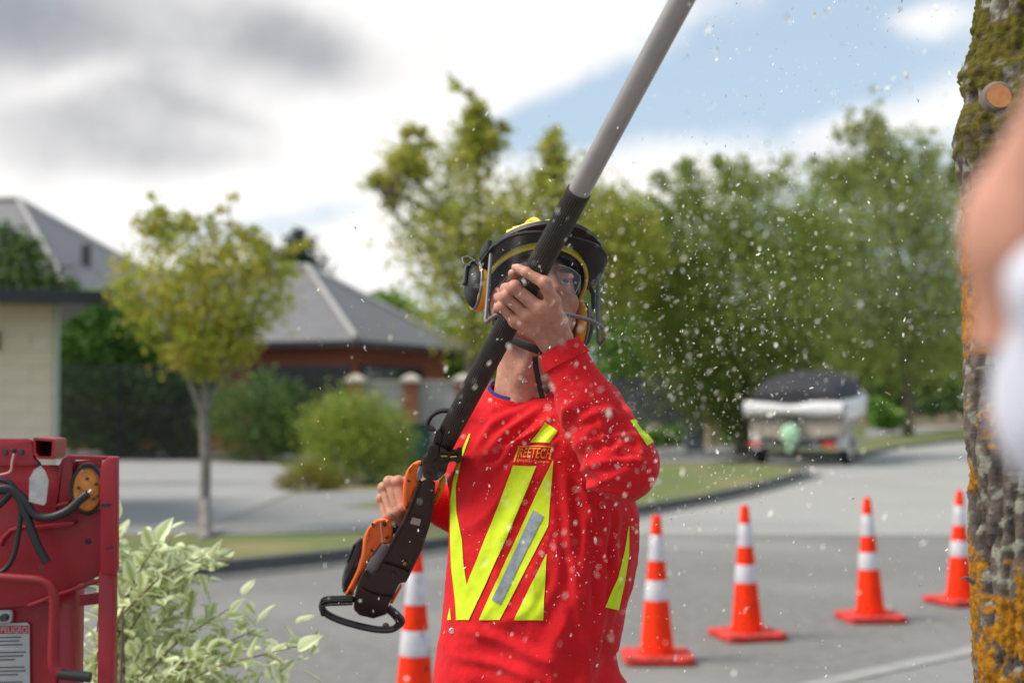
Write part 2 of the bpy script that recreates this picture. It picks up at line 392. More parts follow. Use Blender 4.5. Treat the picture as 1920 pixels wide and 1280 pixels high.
def hip_roof(parent, x0, x1, y0, y1, z0, zr, over=.5, ridge=None):
    """hip roof on a rectangle, with pale ridge and hip caps"""
    x0 -= over; x1 += over; y0 -= over; y1 += over
    w = min(x1-x0, y1-y0)/2
    if x1-x0 >= y1-y0: r0, r1 = Vector((x0+w, (y0+y1)/2, zr)), Vector((x1-w, (y0+y1)/2, zr))
    else: r0, r1 = Vector(((x0+x1)/2, y0+w, zr)), Vector(((x0+x1)/2, y1-w, zr))
    c = [Vector((x0,y0,z0)), Vector((x1,y0,z0)), Vector((x1,y1,z0)), Vector((x0,y1,z0))]
    if x1-x0 >= y1-y0: f = [[0,1,5,4], [1,2,5], [2,3,4,5], [3,0,4]]
    else: f = [[0,1,4], [1,2,5,4], [2,3,5], [3,0,4,5]]
    rf = MB().add(c+[r0, r1], f+[[3,2,1,0]]).build('roof', M_roof, parent)
    hips = [(0,4), (1,5), (2,5), (3,4)] if x1-x0 >= y1-y0 else [(0,4), (1,4), (2,5), (3,5)]
    P = c+[r0, r1]
    for a, b in hips+[(4,5)]:
        if (P[a]-P[b]).length < .1: continue
        u = Vector((0,0,.03)); MB().tube([P[a]+u, P[b]+u], (.09,.16), 8).build('ridge_cap', M_ridge, rf, smooth=True)
    g = MB()
    for a, b in ((0,1), (1,2), (2,3), (3,0)):
        d = (c[b]-c[a]).normalized(); g.box((c[a]+c[b])/2-Vector((0,0,.1)), ((c[b]-c[a]).length+.06, .1, .17), Matrix.Rotation(math.atan2(d.y, d.x), 3, 'Z'))
    g.build('gutter', M_gutter, rf); return rf
def rotated(o, loc, rz): o.location = loc; o.rotation_euler = (0,0,rz)

# houses: origin at the near right corner of the eaves, hip end facing right
def house(label, corner, rz, w, length, zr, name, wallm, extras):
    """corner = eave corner nearest the camera, w = half width, ridge height zr"""
    h = thing(name, (0,0,0), label, 'house'); e = corner.z-.1; ov = .55
    MB().box((-length/2, w, e/2), (length-2*ov, 2*w-2*ov, e-.06)).build('wall', wallm, h)
    rf = hip_roof(h, -length, 0, 0, 2*w, e, zr, 0.0)
    extras(h, e, ov); rotated(h, Vector((corner.x, corner.y, .1)), rz); return h
def ex_mid(h, e, ov):
    for x, w_, z0, z1, nm in ((-2.5, 2.6, .1, 2.5, 'garage_door'), (-6.4, 2.2, 1, 2.3, 'window')):
        d_ = MB().box((x, ov-.03, (z0+z1)/2), (w_, .06, z1-z0)).build(nm, M_dark, h)
        if nm == 'window':
            for k in (-1, 1): MB().box((x+k*w_/4, ov-.075, (z0+z1)/2), (w_/2-.1, .02, z1-z0-.14)).build('pane', M_glassdark, d_)
        else:
            for k in range(4): MB().box((x, ov-.075, z0+.3+k*.58), (w_-.1, .03, .52), None, .01).build('door_panel', M_dark, d_)
    d_ = MB().box((-ov+.03, 3.3, 1.35), (.06, 4.2, 2.5)).build('sliding_door', M_dark, h)
    for k in range(3): MB().box((-ov+.075, 1.95+k*1.36, 1.35), (.02, 1.22, 2.3)).build('pane', M_glassdark, d_)
def ex_left(h, e, ov):
    MB().box((-3.0, 5.2, 6.6), (.25,.25,1.1)).build('vent_pipe', M_dkgrey, h)
    d_ = MB().box((-4, ov-.03, 1.8), (2.4,.08,1.3)).build('window', M_dark, h); MB().box((-4, ov-.08, 1.8), (2.2,.02,1.1)).build('pane', M_glassdark, d_)
house('red brick house with grey hip roof beyond the brick pillared fence', W(670,637,40), R(-22), 3.8, 14, 5.75, 'brick_house', M_brick, ex_mid)
house('house with large steep grey roof at the far left', W(155,590,45), R(-14), 6.8, 24, 9.1, 'grey_roof_house', M_brick, ex_left)

# pale block garage at the left edge, courses laid block by block
h = thing('block_garage', (W(100,700,18).x, 18, 0), 'pale beige block garage with flat black fascia at the left edge', 'garage')
gx1, gy, gz = W(100, 700, 18).x, 18.0, W(0, 571, 18).z
MB().box(((gx1-6.02+gx1-.02)/2, gy+2.04, gz/2), (6, 4, gz)).build('wall', M_mortar, h)
bw, bh = .59, .19; nrow = int(gz/(bh+.006)); blockme = {}
def block(w):
    k = round(w, 3)
    if k not in blockme: blockme[k] = MB().box((0,0,0), (w-.004, .06, bh+.003), None, .0015); 
    return blockme[k]
bme = {}
for r_ in range(nrow):
    x = gx1-6; off = (r_ % 2)*bw/2; x = gx1; first = True
    while x > gx1-2.2:
        w = bw/2 if (first and r_ % 2) else bw; first = False
        k = round(w, 2)
        if k not in bme:
            bme[k] = pyd('block', *(lambda m: (m.v, m.f))(block(w))); bme[k].materials.append(M_beige)
        o = bpy.data.objects.new('block', bme[k]); col.objects.link(o); o.parent = h
        o.location = Vector((x-w/2, gy+.02+random.uniform(-.002,.002), .1+r_*(bh+.006)+bh/2))-h.location; x -= w
MB().box((gx1-2.8, gy+1.8, gz+.06), (6.4, 4.9, .12)).build('roof', M_dark, h)
MB().box((gx1-2.68, gy-.66, gz+.055), (6.7, .05, .17), None, .005).build('fascia', M_gutter, h)
MB().tube([(gx1+.035, gy-.02, .1), (gx1+.035, gy-.02, gz)], .035, 10).build('downpipe', mat('downpipe_green', (.5,.53,.47), rough=.5), h, smooth=True)
l_ = MB().box((W(-2,640,18).x, gy-.05, W(0,640,18).z), (.1,.1,.24), None, .02).build('wall_lamp', M_dark, h)

pv = Vector((gx1, gy, 0)); h.location = pv; h.rotation_euler = (0,0,R(21))
# ---------------------------------------------------------------- foliage
leaf_mats = {}
def leaf_cloud(blobs, d, n, size, cols, name, parent, dj=.6, clump=None, seed=1, flat=.0, trans=.45, gap=0.0, wide=.55, spread_=.34):
    """many small folded leaves gathered on twig clumps inside soft blobs (px, py, r px) at depth d"""
    g = np.random.default_rng(seed)
    B = np.array([[*W(b[0], b[1], d), b[2]*d/FPX] for b in blobs]); wts = B[:, 3]**2.2; wts /= wts.sum()
    nc = clump or max(60, n//18)
    bi = g.choice(len(B), nc, p=wts); u = g.normal(size=(nc, 3)); u /= np.linalg.norm(u, axis=1)[:, None]
    rad = B[bi, 3]*g.uniform(0.15, 1, nc)**.45
    cpos = B[bi, :3]+u*rad[:, None]*np.array([1, dj if dj < 1 else 1, 1]); cpos[:, 1] += g.normal(size=nc)*B[bi, 3]*max(0, dj-.6)
    bi0 = bi
    if gap: kp = pnoise(cpos/gap) > -.2; cpos = cpos[kp]; bi0 = bi[kp]; nc = len(cpos)
    ccol = g.uniform(size=nc)
    ci = g.integers(0, nc, n); cr = np.clip(B[bi0, 3]*spread_*1.0, size*.5, None)[ci][:, None]
    p = cpos[ci]+g.normal(size=(n, 3))*cr*np.array([1, 1, .8])
    t = g.normal(size=(n, 3)); t[:, 2] -= flat; t /= np.linalg.norm(t, axis=1)[:, None]
    s = np.cross(t, g.normal(size=(n, 3))); s /= np.linalg.norm(s, axis=1)[:, None]; nr = np.cross(t, s)
    L = size*g.uniform(.6, 1.3, n)[:, None]
    v = np.stack([p-t*L*.5, p+s*L*wide*.5+nr*L*.08, p+t*L*.5, p-s*L*wide*.5+nr*L*.08], 1).reshape(-1, 3)
    q = np.arange(n*4).reshape(-1, 4)
    me = npmesh(name, v, q)
    C = np.array(cols, float); k = np.clip(ccol[ci]*.75+g.uniform(size=n)*.4-.08, 0, .999)*(len(C)-1); i0 = k.astype(int); f = (k-i0)[:, None]
    c = C[i0]*(1-f)+C[np.minimum(i0+1, len(C)-1)]*f
    vcol(me, 'leaf', np.repeat(c, 4, 0))
    key = round(trans, 2)
    if key not in leaf_mats: leaf_mats[key] = mat('leaf_surface_%d' % len(leaf_mats), (.1,.15,.03), rough=.55, attr='leaf', trans=trans, spec=.35)
    return tag(link(name, me, leaf_mats[key], parent), kind='stuff')
def tree(name, label, base, d, trunk_px, trunk_r, limbs, blobs, n, size, cols, bark=None, group=None, cat='tree', **kw):
    t = thing(name, base, label, cat, group)
    mb = MB(); pts = [Vector(base)-Vector((0,0,.05))]+[W(x, y, d) for x, y in trunk_px]
    mb.tube(pts, [trunk_r*1.25]+[trunk_r*(1-.35*i/len(trunk_px)) for i in range(len(trunk_px))], 12)
    for lim in limbs:
        dd = kw.get('spread', .02)*d
        lp = [W(x, y, d+random.uniform(-dd, dd)*(i > 0)) for i, (x, y) in enumerate(lim)]
        mb.tube(lp, [trunk_r*.55*(1-.75*i/max(1, len(lim)-1)) for i in range(len(lim))], 8)
    kw.pop('spread', None)
    mb.build('trunk', bark or M_bark, t, smooth=True)
    leaf_cloud(blobs, d, n, size, cols, 'crown', t, **kw); return t
OLIVE = [(.16,.24,.05), (.3,.39,.07), (.46,.5,.09), (.58,.54,.11)]
YELG = [(.23,.31,.045), (.40,.44,.06), (.54,.5,.075), (.56,.42,.07)]
DARK = [(0.0446, 0.0911, 0.0324), (0.081, 0.1519, 0.0446), (0.1519, 0.243, 0.0527)]
MIDG = [(0.0892, 0.1913, 0.0408), (0.1658, 0.3187, 0.051), (0.2805, 0.4462, 0.0765)]
# young street tree with turning leaves
tree('street_tree', 'young street tree with yellow green leaves and forked pale trunk on the left verge', G(385,1010,.1), 16.7,
     [(384,940), (386,860), (381,768)], .068,
     [[(381,775), (358,722), (340,650), (310,560), (290,400)], [(381,775), (384,700), (380,600), (372,500), (370,400)], [(381,775), (406,720), (420,640), (436,520), (430,385)], [(413,690), (460,610), (520,500)], [(349,690), (310,620), (250,540)]],
     [(385,610,80), (395,660,48), (350,640,55), (440,630,58), (330,560,80), (275,540,62), (240,510,38), (222,480,18), (300,610,48), (430,550,85), (490,560,58), (530,500,36), (390,490,75), (310,470,55), (262,440,30), (300,415,26), (285,385,15), (345,405,18), (370,385,13), (372,420,28), (425,405,20), (430,372,11), (440,450,34), (480,480,38), (560,465,18), (500,460,22), (270,600,26), (480,620,34), (284, 430, 16.0), (296, 401, 11.5), (284, 372, 7.0), (339, 420, 14.0), (351, 396, 10.5), (339, 372, 7.0), (366, 420, 13.0), (378, 391, 9.5), (366, 362, 6.0), (424, 430, 14.0), (436, 406, 11.3), (424, 382, 8.7), (436, 358, 6.0), (464, 450, 16.0), (476, 438, 12.5), (464, 425, 9.0)],
     9500, .078, YELG, bark=M_bark_pale, seed=11, dj=.95, gap=.34, spread_=.28, trans=.6)
# tall loose tree behind the helmet
tree('loose_tree', 'tall loose yellow green tree with bare top shoots behind the helmet', G(880,850,.1), 40,
     [(880,780), (885,650), (890,520)], .2,
     [[(890,530), (860,430), (780,330), (760,250)], [(890,530), (900,400), (890,270), (900,200), (860,160), (838,135)], [(890,530), (980,420), (1035,270)], [(890,530), (1060,440), (1150,380)], [(860,430), (740,360), (700,350)], [(890,600), (820,480), (740,400), (700,340)]],
     [(765,285,38), (790,270,22), (752,340,50), (710,350,30), (860,330,60), (885,262,38), (905,215,18), (850,160,9), (840,142,6), (870,180,7), (930,262,30), (1035,272,26), (1030,320,40), (1060,350,50), (800,440,75), (890,420,95), (990,400,80), (1090,400,70), (1160,400,55), (1190,380,30), (870,540,85), (900,620,60), (980,500,100), (1100,480,90), (1180,480,60), (1120,430,60), (1150,520,70), (900, 290, 26.0), (909, 279, 24.8), (898, 269, 23.5), (906, 258, 22.2), (895, 248, 21.0), (904, 237, 19.8), (892, 226, 18.5), (901, 216, 17.2), (890, 205, 16.0), (890, 205, 15.0), (891, 194, 14.0), (872, 183, 13.0), (872, 172, 12.0), (853, 160, 11.0), (854, 149, 10.0), (835, 138, 9.0), (760, 330, 30.0), (771, 319, 28.5), (761, 309, 27.0), (772, 298, 25.5), (762, 288, 24.0), (773, 277, 22.5), (764, 266, 21.0), (774, 256, 19.5), (765, 245, 18.0), (1030, 330, 26.0), (1040, 319, 24.3), (1030, 307, 22.6), (1040, 296, 20.9), (1030, 284, 19.1), (1040, 273, 17.4), (1030, 261, 15.7), (1040, 250, 14.0), (875, 300, 20.0), (894, 289, 19.0), (893, 278, 18.0), (912, 268, 17.0), (912, 257, 16.0), (931, 246, 15.0), (930, 235, 14.0), (725, 370, 22.0), (725, 357, 20.0), (705, 343, 18.0), (705, 330, 16.0)],
     20000, .2, OLIVE[1:]+[(.2,.2,.035)], seed=12, dj=.9, gap=.8, trans=.6, spread=.03)
# deep green tree right of the helmet
tree('deep_green_tree', 'deep green leafy tree just right of the helmet', G(1230,840,.1), 52,
     [(1230,780), (1225,650), (1220,540)], .22, [[(1220,560), (1180,480), (1160,420)], [(1220,560), (1260,480), (1270,420)]],
     [(1180,470,60), (1190,560,90), (1230,620,90), (1170,640,70), (1250,520,60), (1150,400,40), (1210,420,40), (1120,560,50)],
     10000, .3, MIDG, seed=13, dj=.9, trans=.3)
# dense dark tree above the boat
tree('dense_street_tree', 'dense dark green street tree beside the covered boat', G(1396,853,.1), 41.5,
     [(1396,830), (1393,780), (1390,700)], .27, [[(1390,720), (1330,620), (1300,480)], [(1390,720), (1400,600), (1410,420)], [(1390,720), (1460,620), (1490,520)]],
     [(1330,455,100), (1420,420,95), (1400,560,130), (1280,540,75), (1470,560,90), (1330,660,105), (1430,680,100), (1260,640,60), (1490,660,60), (1380,760,60), (1300,370,50), (1380,340,45), (1290,315,20), (1450,340,40), (1440,770,30), (1320,740,50), (1230,560,40), (1350,300,14), (1470,300,16), (1250,420,50), (1240,350,24), (1530,470,60), (1520,380,34), (1190,470,40), (1284, 380, 24.0), (1296, 360, 20.2), (1284, 340, 16.5), (1296, 320, 12.8), (1284, 300, 9.0), (1344, 350, 22.0), (1356, 325, 17.3), (1344, 300, 12.7), (1356, 275, 8.0), (1404, 360, 24.0), (1416, 335, 19.0), (1404, 310, 14.0), (1416, 285, 9.0), (1454, 370, 22.0), (1466, 347, 17.3), (1454, 323, 12.7), (1466, 300, 8.0), (1229, 420, 20.0), (1241, 398, 17.0), (1229, 375, 14.0), (1241, 352, 11.0), (1229, 330, 8.0)],
     42000, .155, [(.10,.165,.04), (.2,.28,.055), (.34,.4,.08), (.5,.52,.12)], seed=14, dj=.9, gap=.9, trans=.6)
# olive tree on the far verge
tree('olive_street_tree', 'broad olive green street tree on the far verge near the lichen trunk', G(1703,813,.1), 66,
     [(1703,800), (1702,740), (1700,660)], .24, [[(1700,680), (1640,560), (1600,420)], [(1700,680), (1690,520), (1640,260), (1640,190)], [(1700,680), (1760,560), (1780,420)]],
     [(1640,310,55), (1645,240,22), (1640,195,9), (1690,360,85), (1600,420,100), (1750,400,85), (1680,500,130), (1770,560,90), (1590,560,100), (1700,620,110), (1560,330,40), (1530,430,60), (1800,340,35), (1620,660,70), (1770,660,60), (1570,260,14), (1720,270,25), (1540,640,60), (1480,310,22), (1600,250,18), (1820,450,60), (1830,560,60), (1560,480,70), (1540,560,70), (1634, 320, 34.0), (1646, 301, 30.8), (1634, 282, 27.5), (1646, 264, 24.2), (1634, 245, 21.0), (1646, 226, 17.8), (1634, 208, 14.5), (1646, 189, 11.2), (1634, 170, 8.0), (1564, 360, 28.0), (1576, 339, 24.8), (1564, 318, 21.7), (1576, 298, 18.5), (1564, 277, 15.3), (1576, 256, 12.2), (1564, 235, 9.0), (1594, 340, 24.0), (1606, 319, 21.3), (1594, 298, 18.7), (1606, 278, 16.0), (1594, 257, 13.3), (1606, 236, 10.7), (1594, 215, 8.0), (1684, 340, 30.0), (1696, 318, 25.8), (1684, 296, 21.6), (1696, 274, 17.4), (1684, 252, 13.2), (1696, 230, 9.0), (1734, 340, 28.0), (1746, 321, 24.8), (1734, 302, 21.7), (1746, 282, 18.5), (1734, 263, 15.3), (1746, 244, 12.2), (1734, 225, 9.0), (1784, 350, 26.0), (1796, 328, 21.8), (1784, 305, 17.5), (1796, 282, 13.2), (1784, 260, 9.0), (1524, 390, 26.0), (1536, 369, 22.6), (1524, 348, 19.2), (1536, 327, 15.8), (1524, 306, 12.4), (1536, 285, 9.0), (1484, 400, 22.0), (1496, 378, 18.5), (1484, 355, 15.0), (1496, 332, 11.5), (1484, 310, 8.0)],
     42000, .23, [(.2,.26,.075), (.32,.38,.11), (.45,.49,.15), (.56,.56,.18)], seed=15, dj=.8, gap=1.3, trans=.6)
tree('pine_tree', 'small blue green conifer top showing behind the left street tree', G(560,790,.1), 62, [(560,700), (560,520), (560,430)], .16, [],
     [(560,432,12), (562,455,22), (560,478,34), (558,505,44), (556,540,54), (556,580,60)], 5000, .24, [(.02,.05,.03), (.035,.075,.045), (.06,.1,.06)], seed=16, trans=.2)
tree('garden_tree', 'dark leafy garden tree above the block garage roof', G(40,900,.1), 26, [(40,800), (40,650), (42,560)], .1, [],
     [(10,480,50), (40,520,50), (90,540,38), (25,435,22), (130,545,22), (0,540,40), (60,470,18)], 4500, .11, DARK+[(.1,.13,.04)], seed=17, gap=.35, trans=.35)
# background greenery that reads as one mass
bgp = leaf_cloud([(1180,690,50), (1260,720,60), (1330,640,70), (1480,730,40), (1560,690,60), (1640,690,60), (1720,700,60), (1790,700,60), (1560,760,30), (1660,770,24), (1840,690,60), (900,690,50), (960,640,60)], 80, 12000, .6, DARK+MIDG, 'distant_trees', None, seed=18, trans=.25)
tag(bgp, 'dark green mass of distant garden trees behind the boat', 'trees')
bgp = leaf_cloud([(800,640,50), (740,600,40), (860,690,40), (720,570,24), (905,660,40)], 58, 5000, .35, MIDG+YELG[:1], 'distant_shrubbery', None, seed=19, trans=.4)
tag(bgp, 'light green shrubbery showing past the brick house roof', 'shrubs')
def bush(name, label, base, d, blobs, n, size, cols, cat='shrub', **kw):
    t = thing(name, base, label, cat)
    mb = MB()
    for k in range(5):
        a = k*1.26; b = Vector(base); tip = W(blobs[k % len(blobs)][0], blobs[k % len(blobs)][1], d)
        mb.tube([b+Vector((math.cos(a)*.05, math.sin(a)*.05, -.03)), (b+tip)/2+Vector((math.cos(a)*.1, 0, 0)), tip], [.025, .018, .006], 6)
    mb.build('stem', M_bark, t); leaf_cloud(blobs, d, n, size, cols, 'foliage', t, **kw); return t
bush('flowering_shrub', 'dark green leafy shrub behind the street tree trunk', G(480,868,.1), 36, [(430,760,45), (490,750,50), (540,770,40), (450,820,45), (520,820,45), (400,800,30), (560,820,30), (545,730,18), (480,850,30)], 9000, .1, DARK+[(.16,.22,.05)], seed=21, dj=1, trans=.3)
bush('round_shrub', 'large round light green shrub in front of the brick pillars', G(665,912,.1), 26.5, [(660,815,75), (720,810,50), (610,800,48), (670,870,60), (730,860,40), (610,860,40), (650,770,40), (700,775,35), (760,830,20)], 14000, .075, [(.11,.17,.025), (.22,.31,.045), (.35,.42,.06), (.44,.4,.07)], seed=22, dj=1, trans=.35)
bush('tussock', 'low yellow green clump of tussock at the driveway corner', G(580,925,.1), 24.6, [(580,900,34), (540,905,22), (615,905,24), (575,885,22)], 4500, .1, [(.15,.16,.02), (.24,.22,.03), (.3,.24,.04)], seed=23, dj=1, trans=.35, wide=.14)
bush('clipped_hedge', 'bright green hedge rising above the black mesh fence', G(200,858,.1), 38.5, [(130,640,50), (200,620,55), (270,630,55), (330,650,45), (150,590,40), (230,580,36), (110,700,50), (200,720,60), (290,730,60), (350,740,45), (130,790,45), (230,810,50), (330,810,50)], 30000, .16, [(.04,.1,.022), (.09,.19,.03), (.16,.29,.045)], cat='hedge', seed=24, dj=.9, trans=.3)
bush('low_hedge', 'clipped low hedge behind the far verge tree', G(1780,780,.1), 78, [(1740,756,14), (1770,755,16), (1800,756,15), (1830,757,15)], 2500, .3, DARK, cat='hedge', seed=25, trans=.2)
bush('verge_shrub', 'small green shrub right of the covered boat', G(1660,805,.1), 62, [(1650,775,20), (1670,785,18), (1640,760,12)], 2000, .25, MIDG, seed=26, trans=.3)
bush('fence_shrub', 'low green planting at the foot of the grey timber fence', G(1240,828,.1), 46, [(1210,815,16), (1240,818,14), (1270,816,15), (1390,812,14), (1370,818,12)], 2500, .16, MIDG, seed=27, trans=.3)

# ---------------------------------------------------------------- fences and walls
f_ = thing('mesh_fence', G(240,862,.1), 'black mesh fence panel standing along the back of the driveway', 'fence')
fy = 37.0; x0, x1 = W(100,700,fy).x, W(480,700,fy).x; zt = W(0,686,fy).z; mb = MB()
n_ = int((x1-x0)/.07)
for k in range(n_+1):
    x = x0+(x1-x0)*k/n_; mb.box((x, fy, zt/2), (.022,.022,zt-.1))
tag(mb.build('bars', M_dark, f_), kind='stuff')
for z in (.2, zt-.04, zt*.55): MB().box(((x0+x1)/2, fy+.03, z), (x1-x0, .04, .06)).build('rail', M_dark, f_)
for k in range(4): MB().box((x0+(x1-x0)*k/3, fy+.07, zt/2), (.07,.07,zt+.04)).build('post', M_dark, f_)
f_ = thing('driveway_gate', W(570,860,38.5)*1, 'solid black sliding gate in front of the brick house', 'gate')
gy_ = 38.5; x0, x1 = W(488,700,gy_).x, W(655,700,gy_).x; z1 = W(0,684,gy_).z
for k in range(9):
    zz = .2+(z1-.2)*(k+.5)/9; MB().box(((x0+x1)/2, gy_, zz), (x1-x0, .04, (z1-.2)/9-.012), None, .004).build('slat', M_dark, f_)
for x in (x0, x1): MB().box((x, gy_+.04, z1/2+.05), (.09,.09,z1)).build('post', M_dark, f_)
# brick pillars with pale caps and grey panels between
py_ = 33.5
pil = [(667, 'brick pillar with pale cap beside the black gate'), (770, 'brick pillar with pale cap right of the round shrub'), (868, 'brick pillar with pale cap partly behind the pole')]
for px, lb in pil:
    b = W(px, 800, py_); zt = W(px, 712, py_).z
    t = thing('brick_pillar', (b.x, py_, .1), lb, 'pillar', 'brick pillars of the front fence')
    rows = int((zt-.1)/.086)
    MB().box((b.x, py_, .1+zt/2), (.29,.29,zt-.02)).build('core', M_mortar, t)
    bm_ = MB().box((0,0,0), (.165,.34,.076), None, .004); me = pyd('brick', bm_.v, bm_.f); me.materials.append(M_brick)
    bm2 = MB().box((0,0,0), (.34,.165,.076), None, .004); me2 = pyd('brick', bm2.v, bm2.f); me2.materials.append(M_brick)
    for r_ in range(rows):
        for s in (-1, 1):
            o = bpy.data.objects.new('brick', me if r_ % 2 else me2); col.objects.link(o); o.parent = t
            o.location = ((s*.0875, 0, r_*.086+.04) if r_ % 2 else (0, s*.0875, r_*.086+.04))
    cz = .1+rows*.086
    MB().loft([[(b.x+sx*w, py_+sy*w, z) for sx, sy in ((-1,-1), (1,-1), (1,1), (-1,1))] for w, z in ((.24,cz), (.24,cz+.07), (.2,cz+.1), (.06,cz+.19))]).build('cap', M_cap, t)
for a, b, lb in ((680, 757, 'grey slatted fence panel between the gate and shrub pillars'), (783, 858, 'grey slatted fence panel behind the pole hook'), (880, 1010, 'grey slatted fence panel behind the worker')):
    xa, xb = W(a,700,py_).x, W(b,700,py_).x; zt = W(0,722,py_).z
    t = thing('slatted_fence', ((xa+xb)/2, py_, .1), lb, 'fence', 'grey panels of the front fence')
    n_ = int((xb-xa)/.11)
    for k in range(n_): MB().box((xa+(xb-xa)*(k+.5)/n_, py_+.02, zt/2+.12), ((xb-xa)/n_-.012, .02, zt-.1)).build('slat', M_panel, t)
    for z in (.4, zt-.12): MB().box(((xa+xb)/2, py_+.06, z), (xb-xa, .05, .08)).build('rail', M_panel, t)
    MB().box(((xa+xb)/2, py_+.02, zt+.09), (xb-xa, .07, .05)).build('capping', M_cap, t)
t = thing('utility_cabinet', G(782,882,.1), 'dark teal utility cabinet behind the round shrub', 'cabinet')
b = G(786,882,.1); c_ = mat('teal_plastic', (.01,.05,.045), rough=.45, noise=5)
MB().box((b.x, b.y+.3, .6), (.5,.5,1.0), None, .02).build('body', c_, t); MB().box((b.x, b.y+.28, 1.13), (.56,.6,.06), None, .02).build('lid', c_, t)
# right hand boundary
fy = 50.; xa, xb = W(1130,700,fy).x, W(1322,700,fy).x; zt = W(0,712,fy).z
t = thing('timber_fence', ((xa+xb)/2, fy, .1), 'grey green timber paling fence right of the worker shoulder', 'fence')
n_ = int((xb-xa)/.16)
for k in range(n_): MB().box((xa+(xb-xa)*(k+.5)/n_, fy, zt/2+.05+random.uniform(-.01,.01)), (.15,.022,zt)).build('paling', M_fencegrey, t)
for z in (.5, zt-.25): MB().box(((xa+xb)/2, fy+.04, z), (xb-xa, .05, .1)).build('rail', M_fencegrey, t)
b = W(1338,700,48); t = thing('boundary_pillar', (b.x, 48, .1), 'tan brick boundary pillar between timber fence and street tree', 'pillar')
MB().box((b.x, 48, 1.3), (.5,.5,2.4), None, .01).build('shaft', M_brick_tan, t); MB().box((b.x, 48, 2.55), (.6,.6,.1), None, .01).build('cap', M_cap, t)
xa, xb = W(1352,700,49).x, W(1470,700,49).x
t = thing('brown_fence', ((xa+xb)/2, 49, .1), 'dark brown fence behind the street tree trunk', 'fence')
Mbr = mat('brown_timber', (.07,.04,.025), rough=.8, noise=4, var=.25)
for k in range(12): MB().box((xa+(xb-xa)*(k+.5)/12, 49, 1.25), ((xb-xa)/12-.015,.025,2.2)).build('paling', Mbr, t)
MB().box(((xa+xb)/2, 49.05, 1.9), (xb-xa,.06,.1)).build('rail', Mbr, t)
b = W(1302,830,44); t = thing('meter_box', (b.x, 44, .1), 'small blue grey utility box at the fence foot', 'box')
Mmb = mat('blue_grey_steel', (.14,.15,.18), rough=.5, noise=5); MB().box((b.x,44,.38), (.6,.4,.55), None, .02).build('body', Mmb, t); MB().box((b.x,44,.68), (.66,.46,.05), None, .01).build('lid', Mmb, t)
# far pale house bits beyond the lichen trunk
h = thing('far_house', (0,0,0), 'far tan house glimpsed beyond the low hedge at the right', 'house')
MB().box((0,4,1.5), (14,8,3)).build('wall', M_brick_tan, h); hip_roof(h, -7, 7, 0, 8, 3.1, 5.2)
for x in (-4.5, -1.5, 1.5, 4.5):
    w_ = MB().box((x,-.03,1.5), (1.3,.08,1.6)).build('window', M_dark, h); MB().box((x,-.08,1.5), (1.12,.02,1.42)).build('pane', M_glassdark, w_)
rotated(h, Vector((28.2, 92, .1)), R(-6))

# ================================================================== the worker
VZ = lambda v: np.array(v, float)
# pole axis: two points on it, nearer to the camera towards the top
PA, PC = W(848, 800, 2.85), W(1279, 0, 2.20)
PU = (PC-PA).normalized()
VIEW = Vector((0, -1, 0))
def pole_at(px, py):
    """point of the pole axis beside a pixel"""
    best = None
    for k in range(-160, 260):
        p = PA+PU*(k*.005); t = p.y; x = 960+p.x/(t*math.cos(PITCH)+(p.z-CAM_Z)*math.sin(PITCH))*FPX
        y = 640-((p.z-CAM_Z)*math.cos(PITCH)-t*math.sin(PITCH))/(t*math.cos(PITCH)+(p.z-CAM_Z)*math.sin(PITCH))*FPX
        e = (x-px)**2+(y-py)**2
        if best is None or e < best[0]: best = (e, p)
    return best[1]
def HP(px, py, off): return VZ(W(px, py, pole_at(px, py).y-off))     # off = metres in front of the pole axis
M_skin = mat('skin', (.55,.27,.185), rough=.52, noise=90, var=.14, bump=.35, bscale=300, attr='skin', spec=.4)
M_skin.node_tree.nodes['Principled BSDF'].inputs['Subsurface Weight'].default_value = .12
M_skin.node_tree.nodes['Principled BSDF'].inputs['Subsurface Radius'].default_value = (.01,.004,.002)
M_red = mat('red_cotton', (.67,.016,.022), rough=.95, noise=25, var=.07, bump=.6, bscale=330, sheen=.1, spec=.08)
M_hv = mat('fluorescent_yellow', (.66,.83,.02), rough=.7, noise=40, var=.04, bump=.2, bscale=700, spec=.3)
M_reflect = mat('silver_reflective_tape', (.3,.34,.38), rough=.42, noise=120, var=.12, metal=.25)
M_navy = mat('navy_cotton', (.02,.03,.16), rough=.9)
M_trouser = mat('dark_work_trousers', (.03,.035,.05), rough=.9, noise=20, bump=.4, bscale=500)
M_boot = mat('boot_leather', (.06,.04,.025), rough=.6, noise=20)
FLOOR = .1
# joints
neckb = VZ(W(985, 752, 2.96)); lsh = VZ(W(1108, 772, 2.90)); rsh = VZ(W(902, 800, 3.0))
lel = VZ(W(1160, 872, 2.64)); rel_ = VZ(W(905, 985, 3.22)); rwr = VZ(W(778, 922, 3.13))
lwr = HP(1040, 634, -.005)
hipc = VZ(W(990, 1330, 2.96))
